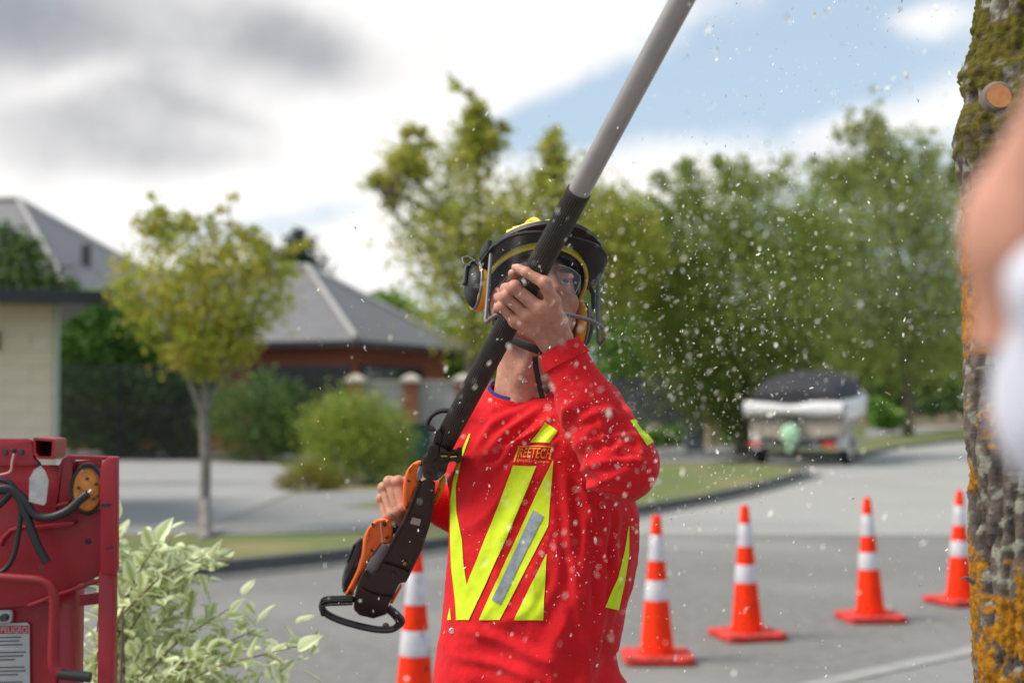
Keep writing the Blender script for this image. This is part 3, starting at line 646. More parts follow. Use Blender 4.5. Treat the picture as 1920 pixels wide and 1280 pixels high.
# ---- left hand closed round the pole (back of the hand to the camera)
lf = {
 'index': ([(1037,566,.026), (1022,531,.036), (988,511,.028), (967,501,.010)], [.0125,.0115,.0098,.0078]),
 'middle': ([(1012,580,.036), (965,539,.032), (948,541,.002), (958,551,-.024)], [.0130,.0120,.0100,.0078]),
 'ring': ([(990,592,.036), (950,556,.030), (935,558,.002), (946,568,-.022)], [.0125,.0112,.0095,.0076]),
 'pinky': ([(967,603,.032), (942,575,.026), (929,577,.000), (940,586,-.018)], [.0110,.0100,.0086,.0070]),
 'thumb': ([(1048,604,-.006), (1032,566,-.030), (992,530,-.034), (961,513,-.010)], [.0150,.0135,.0110,.0085])}
LF = {k: ([HP(*p) for p in a], r) for k, (a, r) in lf.items()}
def left_hand(p):
    ds = []
    wr = lwr
    palm = [cone(p, wr, LF[k][0][0], .0235, LF[k][1][0]+.0015) for k in ('index', 'middle', 'ring', 'pinky')]
    d = sunion(palm, .014)
    d = smin(d, cone(p, wr, LF['thumb'][0][0], .021, .016), .014)
    fore = cone(p, wr, wr+(lel-wr)*.75, .0265, .040); d = smin(d, fore, .02)
    for k, (a, r) in LF.items():
        f = sunion([cone(p, a[i], a[i+1], r[i], r[i+1]) for i in range(3)], .004)
        f = smin(f, sph(p, a[1]+np.array([0,-.002,.001]), r[1]*1.06), .004)           # knuckle
        if k == 'thumb': d = smin(d, f, .010)
        else:
            d = smin(d, f, .0035) if ds else smin(d, f, .006); ds.append(1)
    for k in ('index', 'middle', 'ring', 'pinky'):
        d = smin(d, sph(p, LF[k][0][0]+np.array([0,-.004,.003]), .0115), .008)         # raised knuckle of the back of the hand
    # the pole presses into the palm
    pa = VZ(PA); ax = VZ(PU); q = p-pa; q = q-np.outer(q@ax, ax); d = smax(d, .0205-np.linalg.norm(q, axis=1), .004)
    return d
# ---- right hand on the rear handle
def RP(px, py, d): return VZ(W(px, py, d))
rf_ = [([RP(748,903,3.065), RP(756,950,3.050), RP(768,962,3.075), RP(772,950,3.095)], .0115),
       ([RP(731,904,3.075), RP(745,958,3.050), RP(762,972,3.075), RP(768,962,3.095)], .0118),
       ([RP(720,915,3.095), RP(733,963,3.065), RP(752,980,3.080), RP(762,974,3.105)], .0112),
       ([RP(716,935,3.115), RP(724,970,3.095), RP(742,988,3.095), RP(754,984,3.110)], .0100)]
def right_hand(p):
    d = sunion([cone(p, rwr, a[0], .026, r+.002) for a, r in rf_], .012)
    d = smin(d, cone(p, rwr, rwr+(rel_-rwr)*.7, .028, .04), .02)
    for a, r in rf_:
        f = sunion([cone(p, a[i], a[i+1], r*(1-.1*i), r*(1-.1*(i+1))) for i in range(3)], .004); d = smin(d, f, .0035)
        d = smin(d, sph(p, a[0]+np.array([-.002,-.004,.002]), r*.98), .006)
    th = [rwr+np.array([-.02,-.02,.02]), RP(775,905,3.08), RP(768,900,3.06)]
    d = smin(d, sunion([cone(p, th[i], th[i+1], .013, .011) for i in range(2)], .004), .01)
    return d
# ---- head, modelled in its own frame: x = person's right, y = forward, z = up, origin between the ears
HM = (Matrix.Rotation(R(10), 3, 'Y') @ Matrix.Rotation(R(18), 3, 'Z') @ Matrix.Rotation(math.pi, 3, 'Z') @ Matrix.Rotation(R(23), 3, 'X'))
HO = W(1003, 579, 2.90); HMn = np.array(HM)
def hw(x, y, z): return HO+HM @ Vector((x, y, z))
def head(p):
    q = (p-VZ(HO))@HMn
    m = q.copy(); m[:, 0] = np.abs(m[:, 0])
    d = ell(q, (0,-.012,.045), (.076,.094,.082))
    d = smin(d, ell(q, (0,.036,-.006), (.069,.058,.084)), .03)                  # face block
    d = smin(d, cone(m, (.052,.004,-.045), (.012,.074,-.088), .022, .018), .02)  # jaw line to chin
    d = smin(d, sph(q, (0,.082,-.088), .017), .015)
    d = smin(d, ell(m, (.047,.060,-.004), (.022,.024,.020)), .016)               # cheek bones
    d = smin(d, ell(m, (.025,.083,.045), (.026,.011,.008)), .010)                # brow ridge
    d = smax(d, -ell(m, (.032,.094,.026), (.017,.013,.010)), .010)               # eye sockets
    d = smin(d, cone(q, (0,.090,.034), (0,.113,-.006), .008, .0115), .008)       # nose bridge to tip
    d = smin(d, sph(m, (.012,.099,-.010), .0085), .006)                          # nostril wings
    d = smax(d, -sph(m, (.007,.105,-.0175), .0042), .003)
    d = smin(d, ell(m, (0.008,.094,-.043), (.019,.009,.0055)), .005)             # upper lip
    d = smin(d, ell(m, (0.006,.092,-.053), (.018,.010,.0065)), .005)             # lower lip
    d = smax(d, -ell(m, (0,.101,-.048), (.022,.006,.0016)), .003)
    d = smax(d, -ell(m, (0,.099,-.067), (.02,.006,.006)), .008)
    # eyelids
    d = smin(d, smax(ell(m, (.032,.0785,.027), (.0165,.0150,.0150)), -(ell(m, (.032,.092,.0262), (.0118,.012,.0036))), .002), .003)
    # ears
    e = ell(m, (.081,-.008,.002), (.011,.022,.034)); e = smax(e, -ell(m, (.091,-.002,.005), (.010,.012,.022)), .005)
    e = smin(e, ell(m, (.078,.008,-.004), (.006,.006,.008)), .006)
    d = smin(d, e, .006)
    nb = neckb+np.array([-.008,0,.0])
    nk = cone(p, VZ(hw(0,-.03,-.03)), nb, .052, .060); d = smin(d, nk, .03)
    d = smin(d, cone(p, VZ(hw(0,.035,-.085)), nb+np.array([-.012,-.055,.02]), .012, .012), .03)   # throat
    for s in (-1, 1): d = smin(d, cone(p, VZ(hw(s*.055,-.035,-.03)), nb+np.array([.012*s,-.062,-.005]), .012, .011), .02)
    return d
def torso_sec(z, tab, p):
    pass
def zpx(py, d=2.96): return W(960, py, d).z
YAW = R(-28)                              # chest turned to the left of the picture
ty = np.array([math.cos(YAW), math.sin(YAW)]), np.array([-math.sin(YAW), math.cos(YAW)])   # side axis, depth axis
# shirt sections: pixel row, centre column, half width, half depth
SEC = [(740,984,.070,.062), (756,990,.120,.082), (785,996,.160,.104), (830,1000,.182,.122), (890,1006,.195,.134), (960,1014,.199,.140), (1050,1011,.194,.142), (1150,997,.183,.140), (1220,985,.178,.139), (1280,990,.192,.146), (1350,992,.205,.155), (1420,992,.208,.16)]
Zs = np.array([zpx(s[0]) for s in SEC])[::-1]; Xs = np.array([W(s[1], 700, 2.96).x for s in SEC])[::-1]
As = np.array([s[2] for s in SEC])[::-1]; Bs = np.array([s[3] for s in SEC])[::-1]
def torso(p, grow=0.0):
    z = p[:, 2]; cx_ = np.interp(z, Zs, Xs); a = np.interp(z, Zs, As)+grow; b = np.interp(z, Zs, Bs)+grow
    x = p[:, 0]-cx_; y = p[:, 1]-2.965; u = x*ty[0][0]+y*ty[0][1]; w = x*ty[1][0]+y*ty[1][1]
    k = (np.abs(u/a)**2.4+np.abs(w/b)**2.4)**(1/2.4); d = (k-1)*np.minimum(a, b)
    return np.maximum(np.maximum(d*.9, (z-Zs[-1]-.004)), Zs[0]-z)
def body_core(p):
    d = torso(p, -.025)
    d = sunion([d, cone(p, neckb, lsh, .05, .055), cone(p, neckb, rsh, .05, .055), cone(p, lsh, lel, .05, .04), cone(p, rsh, rel_, .05, .04), cone(p, lel, lel+(lwr-lel)*.5, .038, .033), cone(p, rel_, rel_+(rwr-rel_)*.5, .038, .033)], .03)
    for s in (-1, 1):
        hx = hipc+np.array([s*.09*ty[0][0], s*.09*ty[0][1], -.02]); kn = hx+np.array([s*.03,-.02,-.40]); an = np.array([kn[0]+s*.02, kn[1]+.03, FLOOR+.09])
        d = sunion([d, cone(p, hx, kn, .085, .055), cone(p, kn, an, .055, .036), cone(p, an, np.array([an[0]-.02, an[1]-.15, FLOOR+.035]), .036, .03)], .03)
    return d
def skin_col(v):
    c = np.tile(np.array([.52,.245,.165]), (len(v), 1))
    q = (v-VZ(HO))@HMn; m = q.copy(); m[:, 0] = np.abs(m[:, 0])
    def mixc(c, w, t): return c*(1-w[:, None])+np.array(t)*w[:, None]
    near = np.linalg.norm(q, axis=1) < .16
    lips = np.clip(1-np.abs(ell(m, (.006,.094,-.048), (.022,.014,.011)))/.004, 0, 1)*near; c = mixc(c, lips*.6, (.42,.13,.1))
    red = np.exp(-((q-np.array([0,.11,-.008]))**2).sum(1)/.018**2)+np.exp(-((m-np.array([.088,-.004,.004]))**2).sum(1)/.03**2); c = mixc(c, np.clip(red, 0, 1)*.45, (.58,.2,.14))
    st = np.clip(1.2-np.abs(ell(m, (.02,.075,-.06), (.05,.045,.04)))/.012, 0, 1)*near*(q[:, 2] < -.03); c = mixc(c, st*.28, (.3,.18,.13))
    for k, (a, r) in LF.items():                                            # ruddy knuckles, pale nails
        for i in (0, 1): c = mixc(c, np.exp(-((v-a[i])**2).sum(1)/.011**2)*.4, (.6,.2,.13))
    for k in ('index', 'thumb'):
        a, r = LF[k]; t = (a[3]-a[2])/np.linalg.norm(a[3]-a[2]); nail = a[3]+np.array([0,-.6,.8])*r[3]*.9-t*.002
        c = mixc(c, np.clip(1.6-np.linalg.norm(v-nail, axis=1)/.0052, 0, 1)*.75, (.72,.4,.34))
    for k in ('index', 'middle', 'ring', 'pinky'):                          # creases across the finger joints
        a, r = LF[k]
        for i in (1, 2):
            t = (a[i+1]-a[i-1])/np.linalg.norm(a[i+1]-a[i-1]); near_ = np.linalg.norm(v-a[i], axis=1) < r[i]*1.6
            w = np.clip(np.cos(((v-a[i])@t)*1700)*1.5-.9, 0, 1)*np.exp(-(((v-a[i])@t)/.0055)**2)*near_; c = mixc(c, w*.5, (.36,.12,.08))
    n = fbm(v*22, 3); c = c*(1+.14*np.clip(n, -1, 1))[:, None]
    return c
person = thing('person', (hipc[0], hipc[1], FLOOR), 'worker in red long sleeved top and visored helmet raising a pole saw', 'person')
parts = []
ctr = LF['middle'][0][0]
parts.append(surf(left_hand, np.minimum(ctr, lwr)-.085, np.maximum(ctr, lwr+(lel-lwr)*.35)+.08, .0024))
parts.append(surf(right_hand, np.minimum(rf_[0][0][0], rwr)-.075, np.maximum(rf_[0][0][0], rwr)+.075, .003))
hl = VZ(HO)
parts.append(surf(head, (hl[0]-.15, hl[1]-.17, neckb[2]-.03), (hl[0]+.15, hl[1]+.16, hl[2]+.16), .0028))
parts.append(surf(body_core, (hipc[0]-.5, 2.4, FLOOR), (hipc[0]+.5, 3.5, neckb[2]+.02), .016))
off = 0; VV, QQ = [], []
for v, q in parts: VV.append(v); QQ.append(q+off); off += len(v)
VV = np.concatenate(VV); QQ = np.concatenate(QQ)
me = npmesh('body', VV, QQ); vcol(me, 'skin', skin_col(VV)); link('body', me, M_skin, person, smooth=True)
# eyes and brows
M_eye = mat('eyeball', (.7,.68,.64), rough=.15, spec=.6); M_iris = mat('iris', (.02,.025,.03), rough=.1, spec=.8)
def sphere(name, c, r, m, parent, sc_=(1,1,1), M=None, seg=20):
    bm = bmesh.new(); bmesh.ops.create_uvsphere(bm, u_segments=seg, v_segments=seg//2, radius=1); me = bpy.data.meshes.new(name)
    M = M or Matrix.Identity(3)
    for v in bm.verts: v.co = Vector(c)+M @ Vector((v.co.x*r*sc_[0], v.co.y*r*sc_[1], v.co.z*r*sc_[2]))
    bm.to_mesh(me); bm.free(); return link(name, me, m, parent, smooth=True)
for s in (-1, 1):
    e_ = sphere('eye', hw(s*.032,.0790,.0265), .0124, M_eye, person)
    sphere('iris', hw(s*.032+.001,.0893,.0295), .0064, M_iris, e_, (1,.5,1), HM)
M_hair = mat('short_brown_hair', (.045,.028,.018), rough=.7, noise=200, var=.4, bump=.6, bscale=600)
hv, hq = surf(lambda p: (lambda q: smax(ell(q, (0,-.014,.046), (.080,.098,.086)), np.maximum(q[:, 1]-.045-np.clip(q[:, 2]-.05, 0, 1)*.5, -.02-q[:, 2]-.0), .01))((p-VZ(HO))@HMn), hl-.14, hl+.15, .005)
link('hair', npmesh('hair', hv, hq), M_hair, person, smooth=True)
for s in (-1, 1):
    mb = MB(); pts = [hw(s*x, y, z) for x, y, z in ((.014,.0985,.044), (.028,.0985,.050), (.042,.091,.050), (.052,.080,.044))]
    mb.tube(pts, [(.003,.002), (.0045,.0025), (.004,.0025), (.002,.0015)], 8)
    mb.build('eyebrow', M_hair, person, smooth=True)
# ---- shirt
cuffL = lwr+(lel-lwr)*.085; cuffR = rwr+(rel_-rwr)*.16
def shirt_fn(p):
    d = torso(p)
    d = smin(d, cone(p, neckb+np.array([.03,0,-.02]), lsh, .052, .068), .05)
    d = smin(d, cone(p, neckb+np.array([-.02,.01,-.02]), rsh, .048, .060), .05)
    a1 = cone(p, lsh, lel+np.array([.012,0,-.003]), .070, .060)
    fo = lel+(cuffL-lel)*.55
    a2 = cone(p, lel, fo, .060, .053); a3 = cone(p, fo, cuffL, .053, .043)
    a2 = sunion([a2, a3], .02)
    cutL = (p-cuffL)@((cuffL-lel)/np.linalg.norm(cuffL-lel)); a2 = smax(a2, cutL-.004, .005)
    arm = smin(a1, a2, .035)
    b1 = cone(p, rsh, rel_, .066, .06); b2 = cone(p, rel_, cuffR, .058, .041)
    cutR = (p-cuffR)@((cuffR-rel_)/np.linalg.norm(cuffR-rel_)); b2 = smax(b2, cutR-.004, .005)
    armr = smin(b1, b2, .03)
    d = smin(d, smin(smin(arm, 9+0*arm, .01), armr, .01), .022)
    # neck hole: the knit follows the neck
    nk = cone(p, neckb+np.array([-.008,0,-.01]), VZ(hw(0,-.02,-.05)), .070, .064)
    return smax(d, -(np.maximum(nk, -(p[:, 2]-(zpx(742)-.0)))), .008)
sv, sq = surf(shirt_fn, (hipc[0]-.33, 2.48, zpx(1415)), (hipc[0]+.36, 3.36, max(neckb[2]+.06, cuffL[2]+.05)), .0043)
nrm = normals(sv, sq)
def fold(v, along, across, fa, fc, seed):
    """ridged cloth folds running along one direction"""
    al = VZ(along); al /= np.linalg.norm(al); ac = VZ(across); ac -= al*(ac@al); ac /= np.linalg.norm(ac); th = np.cross(al, ac)
    q = np.stack([(v@al)*fa+seed, (v@ac)*fc+.6*pnoise(v*7+seed), (v@th)*fa], 1); n = pnoise(q)
    return (1-np.abs(n)*2)
def pxof(v):
    dz = v[:, 2]-CAM_Z; t = v[:, 1]*math.cos(PITCH)+dz*math.sin(PITCH); return 960+v[:, 0]/t*FPX, 640-(dz*math.cos(PITCH)-v[:, 1]*math.sin(PITCH))/t*FPX
X_, Y_ = pxof(sv)
def bell(x, c, w): return np.exp(-((x-c)/w)**2)
arm_d = np.minimum(cone(sv, lsh, lel, .07, .066), cone(sv, lel, cuffL, .066, .045)); on_arm = np.clip(1-arm_d/.02, 0, 1)
on_arm *= (sv[:, 1] < 2.9)
disp = np.zeros(len(sv))
chest = (1-on_arm)
disp += .0170*fold(sv, (.80,0,.60), (-.6,0,.8), 4, 26, 3)*chest*bell(X_, 960, 110)*bell(Y_, 800, 70)
disp += .0190*fold(sv, (.28,0,1), (1,0,-.2), 2.5, 15, 9)*chest*bell(X_, 1110, 80)*np.clip((Y_-860)/150, 0, 1)
disp += .0080*fold(sv, (.45,0,1), (1,0,-.3), 2.5, 11, 14)*chest*np.clip((Y_-820)/150, 0, 1)
disp += .0050*fold(sv, (1,0,.35), (-.3,0,1), 3, 16, 21)*chest*np.clip((Y_-1150)/120, 0, 1)
fa = lel-cuffL
tf = np.clip(((sv-cuffL)@fa)/(fa@fa), -.2, 1.3)
side = np.cross(fa/np.linalg.norm(fa), np.array([0,-1,0]))
disp += .0085*fold(sv, side+.35*fa/np.linalg.norm(fa), fa, 4, 20, 31)*on_arm*(bell(tf, .28, .22)+.7*bell(tf, .95, .25)+.35)
disp += .0050*fold(sv, fa+side*.25, side, 3, 17, 37)*on_arm*bell(tf, .6, .45)
disp += .0020*fbm(sv*26, 3)
# single creases as they lie on the worn top: pixel line, width, depth (positive = ridge)
front = nrm[:, 1] < .35
def crease(line, w, dep):
    best = np.full(len(sv), 1e9); along = np.zeros(len(sv)); P2 = np.array([tuple(p)[:2] for p in smoothline([Vector((x, y, 0)) for x, y in line], 4)])
    for i_ in range(len(P2)-1):
        a_, b_ = P2[i_], P2[i_+1]; ab = b_-a_; t_ = np.clip(((X_-a_[0])*ab[0]+(Y_-a_[1])*ab[1])/(ab@ab), 0, 1)
        dd = np.hypot(X_-a_[0]-t_*ab[0], Y_-a_[1]-t_*ab[1]); m_ = dd < best; best[m_] = dd[m_]; along[m_] = ((i_+t_)/(len(P2)-1))[m_]
    return dep*(np.exp(-(best/w)**2)-.55*np.exp(-((best-1.9*w)/w)**2))*np.sin(np.pi*np.clip(along, .03, .97))**.6*front
for ln, w_, dp in (
    ([(902,862), (950,815), (1005,768)], 7, .0065), ([(925,885), (985,812), (1035,770)], 6, .0060), ([(895,835), (930,795), (985,760)], 7, .0050), ([(965,850), (1010,800), (1042,775)], 5, .0045), ([(880,930), (905,890), (930,870)], 8, .0035),
    ([(1058,880), (1068,980), (1080,1110), (1098,1275)], 8, .0085), ([(1100,960), (1092,1080), (1120,1240)], 8, .0080), ([(1135,965), (1128,1060), (1110,1180)], 7, .0075), ([(1160,960), (1150,1050), (1140,1160)], 6, .0055), ([(1085,900), (1120,1000), (1135,1100)], 6, .0060),
    ([(870,1180), (940,1200), (1050,1250)], 10, .0050), ([(850,1230), (930,1245), (1010,1275)], 9, .0045), ([(1000,1170), (1040,1100), (1060,1000)], 9, .0040),
    ([(1035,700), (1062,672), (1088,668)], 5, .0060), ([(1042,725), (1080,692), (1105,692)], 5, .0055), ([(1050,745), (1085,722), (1120,716)], 6, .0050), ([(1060,690), (1078,708), (1084,735)], 4, .0035),
    ([(1085,790), (1130,770), (1185,782)], 7, .0065), ([(1110,830), (1160,815), (1215,828)], 6, .0065), ([(1120,870), (1170,862), (1222,868)], 6, .0055), ([(1095,905), (1140,920), (1190,930)], 6, .0050), ([(1130,720), (1165,755), (1190,800)], 6, .0060), ([(1105,745), (1130,800), (1135,850)], 6, .0050), ([(1070,800), (1095,850), (1125,900)], 7, .0055), ([(1180,800), (1200,840), (1195,890)], 5, .0045)):
    disp += crease(ln, w_, dp)
disp *= np.clip((Y_-742)/25, .1, 1)
sv2 = sv+nrm*(disp-.003)[:, None]
shirt_me = npmesh('shirt', sv2, sq); shirt = link('shirt', shirt_me, M_red, person, smooth=True)
bvh = BVHTree.FromPolygons([tuple(x) for x in sv2], [list(x) for x in sq])
EYE = Vector((0, 0, CAM_Z))
def on_shirt(px, py, lift=.0016):
    d = (W(px, py, 2.9)-EYE).normalized(); loc, n, i, dist = bvh.ray_cast(EYE, d)
    if loc is None: return None
    if n.dot(d) > 0: n = -n
    return loc+n*lift
def patch(name, left, right, m, parent, nu=10, nv=40, lift=.0016):
    """band of tape sewn on: outline given as two edges, laid onto the cloth"""
    def samp(line, t):
        seg = np.linalg.norm(np.diff(np.array(line, float), axis=0), axis=1); cs = np.concatenate([[0], np.cumsum(seg)])/seg.sum()
        return np.interp(t, cs, [p[0] for p in line]), np.interp(t, cs, [p[1] for p in line])
    V = []; ok = []
    for j in range(nv+1):
        a = samp(left, j/nv); b = samp(right, j/nv)
        for i in range(nu+1):
            t = i/nu; p = on_shirt(a[0]+(b[0]-a[0])*t, a[1]+(b[1]-a[1])*t, lift); ok.append(p is not None); V.append(p or Vector((0,0,0)))
    F = []
    for j in range(nv):
        for i in range(nu):
            f = [j*(nu+1)+i, j*(nu+1)+i+1, (j+1)*(nu+1)+i+1, (j+1)*(nu+1)+i]
            if all(ok[k] for k in f) and max((V[f[k]]-V[f[k-1]]).length for k in range(4)) < .06: F.append(f)
    me = pyd(name, V, F); bm = bmesh.new(); bm.from_mesh(me); bmesh.ops.delete(bm, geom=[v for v in bm.verts if not v.link_faces], context='VERTS'); bm.to_mesh(me); bm.free()
    return link(name, me, m, parent, smooth=True)
Z3 = lambda pts: [(800+x/2, 640+y/2) for x, y in pts]
patch('stripe', Z3([(160,346), (132,412), (102,515), (90,600), (90,720), (94,850), (108,965), (113,1043)]), Z3([(166,348), (132,445), (111,545), (114,640), (134,740), (139,830), (152,912), (160,1043)]), M_hv, shirt, 10, 60)
patch('stripe', Z3([(325,465), (240,690), (150,915), (112,1043)]), Z3([(412,468), (300,735), (225,905), (160,1043)]), M_hv, shirt, 12, 60, .0020)
patch('stripe', Z3([(445,303), (388,378)]), Z3([(492,335), (460,380)]), M_hv, shirt, 12, 14)
st_ = patch('stripe', Z3([(474,445), (420,555), (300,815), (197,1043)]), Z3([(475,445), (463,600), (458,690), (275,1043)]), M_hv, shirt, 14, 60)
patch('reflective_tape', Z3([(402,632), (247,968)]), Z3([(440,655), (278,985)]), M_reflect, shirt, 8, 40, .0030)
patch('stripe', Z3([(449,795), (328,1043)]), Z3([(451,797), (437,1043)]), M_hv, shirt, 12, 30)
patch('stripe', Z3([(756,690), (740,790), (715,890), (668,995)]), Z3([(758,692), (757,800), (742,900), (718,1006)]), M_hv, shirt, 8, 40)
patch('stripe', Z3([(762,297), (826,392)]), Z3([(786,292), (848,376)]), M_hv, shirt, 6, 14)
patch('stripe', Z3([(88,1000), (79,1043)]), Z3([(90,1000), (93,1043)]), M_hv, shirt, 4, 8)
M_badge = mat('pearl_snap', (.7,.68,.66), rough=.3, metal=.3, noise=300, var=.3)
b = on_shirt(849, 1182, .002)
bm_ = MB().loft([[b+Vector((math.cos(2*math.pi*k/16)*r, -z, math.sin(2*math.pi*k/16)*r)) for k in range(16)] for r, z in ((.0062,-.004), (.0062,.001), (.005,.0022), (.0035,.0016))]); bm_.build('snap_button', M_badge, shirt, smooth=True)
# printed emblem
M_print = mat('orange_print', (.82,.36,.02), rough=.7)
def lettering(s, m, place, size=1.0, shear=0, extrude=0):
    cu = bpy.data.curves.new('lettering', 'FONT'); cu.body = s; cu.size = size; cu.shear = shear; cu.resolution_u = 3
    o = bpy.data.objects.new('lettering', cu); col.objects.link(o); bpy.context.view_layer.update()
    me = bpy.data.meshes.new_from_object(o.evaluated_get(bpy.context.evaluated_depsgraph_get())); bpy.data.objects.remove(o)
    bm = bmesh.new(); bm.from_mesh(me); bmesh.ops.triangulate(bm, faces=bm.faces[:])
    xs = [v.co.x for v in bm.verts]; ys = [v.co.y for v in bm.verts]; x0, x1, y0, y1 = min(xs), max(xs), min(ys), max(ys)
    for v in bm.verts: v.co = place((v.co.x-x0)/(x1-x0), (v.co.y-y0)/(y1-y0))
    bm.to_mesh(me); bm.free(); return me
ZL = lambda x, y: (900+x/7.11, 760+y/7.11)
def quadmap(tl, tr, br, bl, lift):
    def f(u, v):
        x = (tl[0]*(1-u)+tr[0]*u)*v+(bl[0]*(1-u)+br[0]*u)*(1-v); y = (tl[1]*(1-u)+tr[1]*u)*v+(bl[1]*(1-u)+br[1]*u)*(1-v)
        return on_shirt(x, y, lift) or Vector((0,3,1.4))
    return f
link('emblem_lettering', lettering('REETECH', M_print, quadmap(ZL(530,565), ZL(968,565), ZL(944,706), ZL(508,690), .0022), 1, .15), M_print, shirt)
link('emblem_lettering', lettering('Specialist Treecare', M_print, quadmap(ZL(500,708), ZL(925,735), ZL(910,780), ZL(482,752), .0022), 1, .1), M_print, shirt)
patch('emblem_bar', [ZL(500,532), ZL(503,548)], [ZL(966,542), ZL(966,558)], M_print, shirt, 16, 2, .0022)
patch('emblem_bar', [ZL(512,545), ZL(452,760)], [ZL(534,547), ZL(476,752)], M_print, shirt, 3, 16, .0022)
patch('emblem_bar', [ZL(948,552), ZL(918,715)], [ZL(968,552), ZL(942,722)], M_print, shirt, 3, 12, .0022)
# collar ribs, undershirt edge
def ring_band(name, c, axis, r0, r1, hgt, thick, m, parent, ribs=0, ratio=1.0, xref=(1,0,0)):
    ax = Vector(axis).normalized(); a = (Vector(xref)-ax*ax.dot(Vector(xref))).normalized(); b = ax.cross(a); n = 96; rings = []
    for k in range(n):
        t = 2*math.pi*k/n; u = a*math.cos(t)+b*math.sin(t)*ratio; rr = (.0008*math.sin(ribs*t) if ribs else 0)
        rings.append([Vector(c)+u*(r0+rr)-ax*hgt/2, Vector(c)+u*(r0+thick+rr)-ax*hgt*.45, Vector(c)+u*(r1+thick+rr)+ax*hgt*.4, Vector(c)+u*(r1+thick*.4)+ax*hgt/2, Vector(c)+u*(r1-.002)+ax*hgt*.3])
    mb = MB(); nn = 5; v = [p for r in rings for p in r]; f = [[i*nn+j, i*nn+j+1, ((i+1) % n)*nn+j+1, ((i+1) % n)*nn+j] for i in range(n) for j in range(nn-1)]
    mb.add(v, f); return mb.build(name, m, parent, smooth=True)
nax = Vector(VZ(hw(0,-.03,-.03))-neckb); ncen = Vector(neckb)+Vector((-.006,-.004,.012))
nax2 = (nax.normalized()*.5+Vector((.02,-.42,1))).normalized()
ring_band('collar', ncen, nax2, .077, .0705, .026, .004, M_red, shirt, 60)
ring_band('undershirt_collar', ncen+nax2*.012, nax2, .070, .067, .014, .002, M_navy, person, 0)
ax_c = Vector(cuffL-lel).normalized()
ring_band('cuff', Vector(cuffL)+ax_c*(-.012), ax_c, .041, .037, .034, .006, M_red, shirt, 44)
ax_c = Vector(cuffR-rel_).normalized(); ring_band('cuff', Vector(cuffR)-ax_c*.01, ax_c, .041, .035, .03, .005, M_red, shirt, 44)
# trousers and boots (below the picture)
def trouser_fn(p):
    d = smax(torso(p, -.008), p[:, 2]-zpx(1350), .01)
    for s in (-1, 1):
        hx = hipc+np.array([s*.09*ty[0][0], s*.09*ty[0][1], -.02]); kn = hx+np.array([s*.03,-.02,-.40]); an = np.array([kn[0]+s*.02, kn[1]+.03, FLOOR+.1])
        d = sunion([d, cone(p, hx, kn, .10, .075), cone(p, kn, an, .075, .066)], .03)
    return d
tv, tq = surf(trouser_fn, (hipc[0]-.35, 2.6, FLOOR+.02), (hipc[0]+.35, 3.3, zpx(1345)), .016)
tv = tv+normals(tv, tq)*(.006*fbm(tv*9, 3))[:, None]; link('trousers', npmesh('trousers', tv, tq), M_trouser, person, smooth=True)
for s in (-1, 1):
    hx = hipc+np.array([s*.09*ty[0][0], s*.09*ty[0][1], -.02]); an = np.array([hx[0]+s*.05, hx[1]+.01, FLOOR+.09]); to = np.array([an[0]-.03, an[1]-.17, FLOOR+.04])
    bv, bq = surf(lambda p: smax(smin(cone(p, an, an+np.array([0,0,.1]), .052, .058), cone(p, an-np.array([0,0,.035]), to, .05, .044), .03), FLOOR-p[:, 2], .006), np.minimum(an, to)-.12, np.maximum(an, to)+.16, .01)
    link('boot', npmesh('boot', bv, bq), M_boot, person, smooth=True)

# ================================================================== helmet and glasses on the worker's head
M_yel = mat('helmet_yellow', (.78,.62,.03), rough=.35, noise=20, var=.08, coat=.2)
M_blk = mat('black_plastic', (.012,.012,.013), rough=.55, noise=60, var=.3, bump=.15, bscale=500)
M_blk2 = mat('black_rubber', (.02,.02,.021), rough=.6, noise=40, var=.3, bump=.3, bscale=400)
M_frame = mat('grey_frame', (.15,.15,.155), rough=.4)
M_foam = mat('orange_foam', (.82,.36,.01), rough=.6, noise=40, var=.1)
M_steel = mat('bright_wire', (.6,.6,.58), rough=.3, metal=1)
M_visor = clear_mat('mesh_visor', (.03,.03,.033), .16, rough=.3)
M_lens = clear_mat('clear_lens', (.8,.85,.88), .10, rough=.04)
helmet = thing('forestry_helmet', hw(0,0,.02), 'yellow and black forestry helmet with mesh visor and earmuffs on the worker', 'helmet')
S = .955
def lh(x, y, z): return hw(x*S, y*S, z*S+.020)
def rimz(t): return .030+.040*math.cos(t)-.004*math.cos(2*t)              # t = 0 at the front
def shell(off, mname, m):
    rings = []; n = 64
    for j in range(15):
        ph = j/14*math.pi/2; ring = []
        for k in range(n):
            t = 2*math.pi*k/n; z0 = rimz(t); zt = .169-off
            z = z0+(zt-z0)*math.sin(ph); rr = math.cos(ph)**.75 if j < 14 else .02
            ring.append(lh(math.sin(t)*(.108-off)*rr, -.008+math.cos(t)*(.132-off)*rr, z))
        rings.append(ring)
    mb = MB(); mb.loft(rings, cap=False); return mb.build(mname, m, helmet, smooth=True)
shell(0, 'shell', M_yel); shell(.006, 'liner', M_blk)
MB().tube([lh(math.sin(t)*.108, -.008+math.cos(t)*.132, rimz(t)) for t in [2*math.pi*k/64 for k in range(65)]], .0042, 8, cap=False).build('rim', M_yel, helmet, smooth=True)
for s in (-1, 0, 1):                                                       # raised ribs on the crown
    MB().tube([lh(s*.032+.0*a, -.008+.132*math.cos(a)**.75*(1 if a < 1.57 else -1)*(.96 if s else 1), .05+.119*math.sin(a)+.0015) for a in [.35+.15*k for k in range(9)]], .006, 8).build('crown_rib', M_yel, helmet, smooth=True)
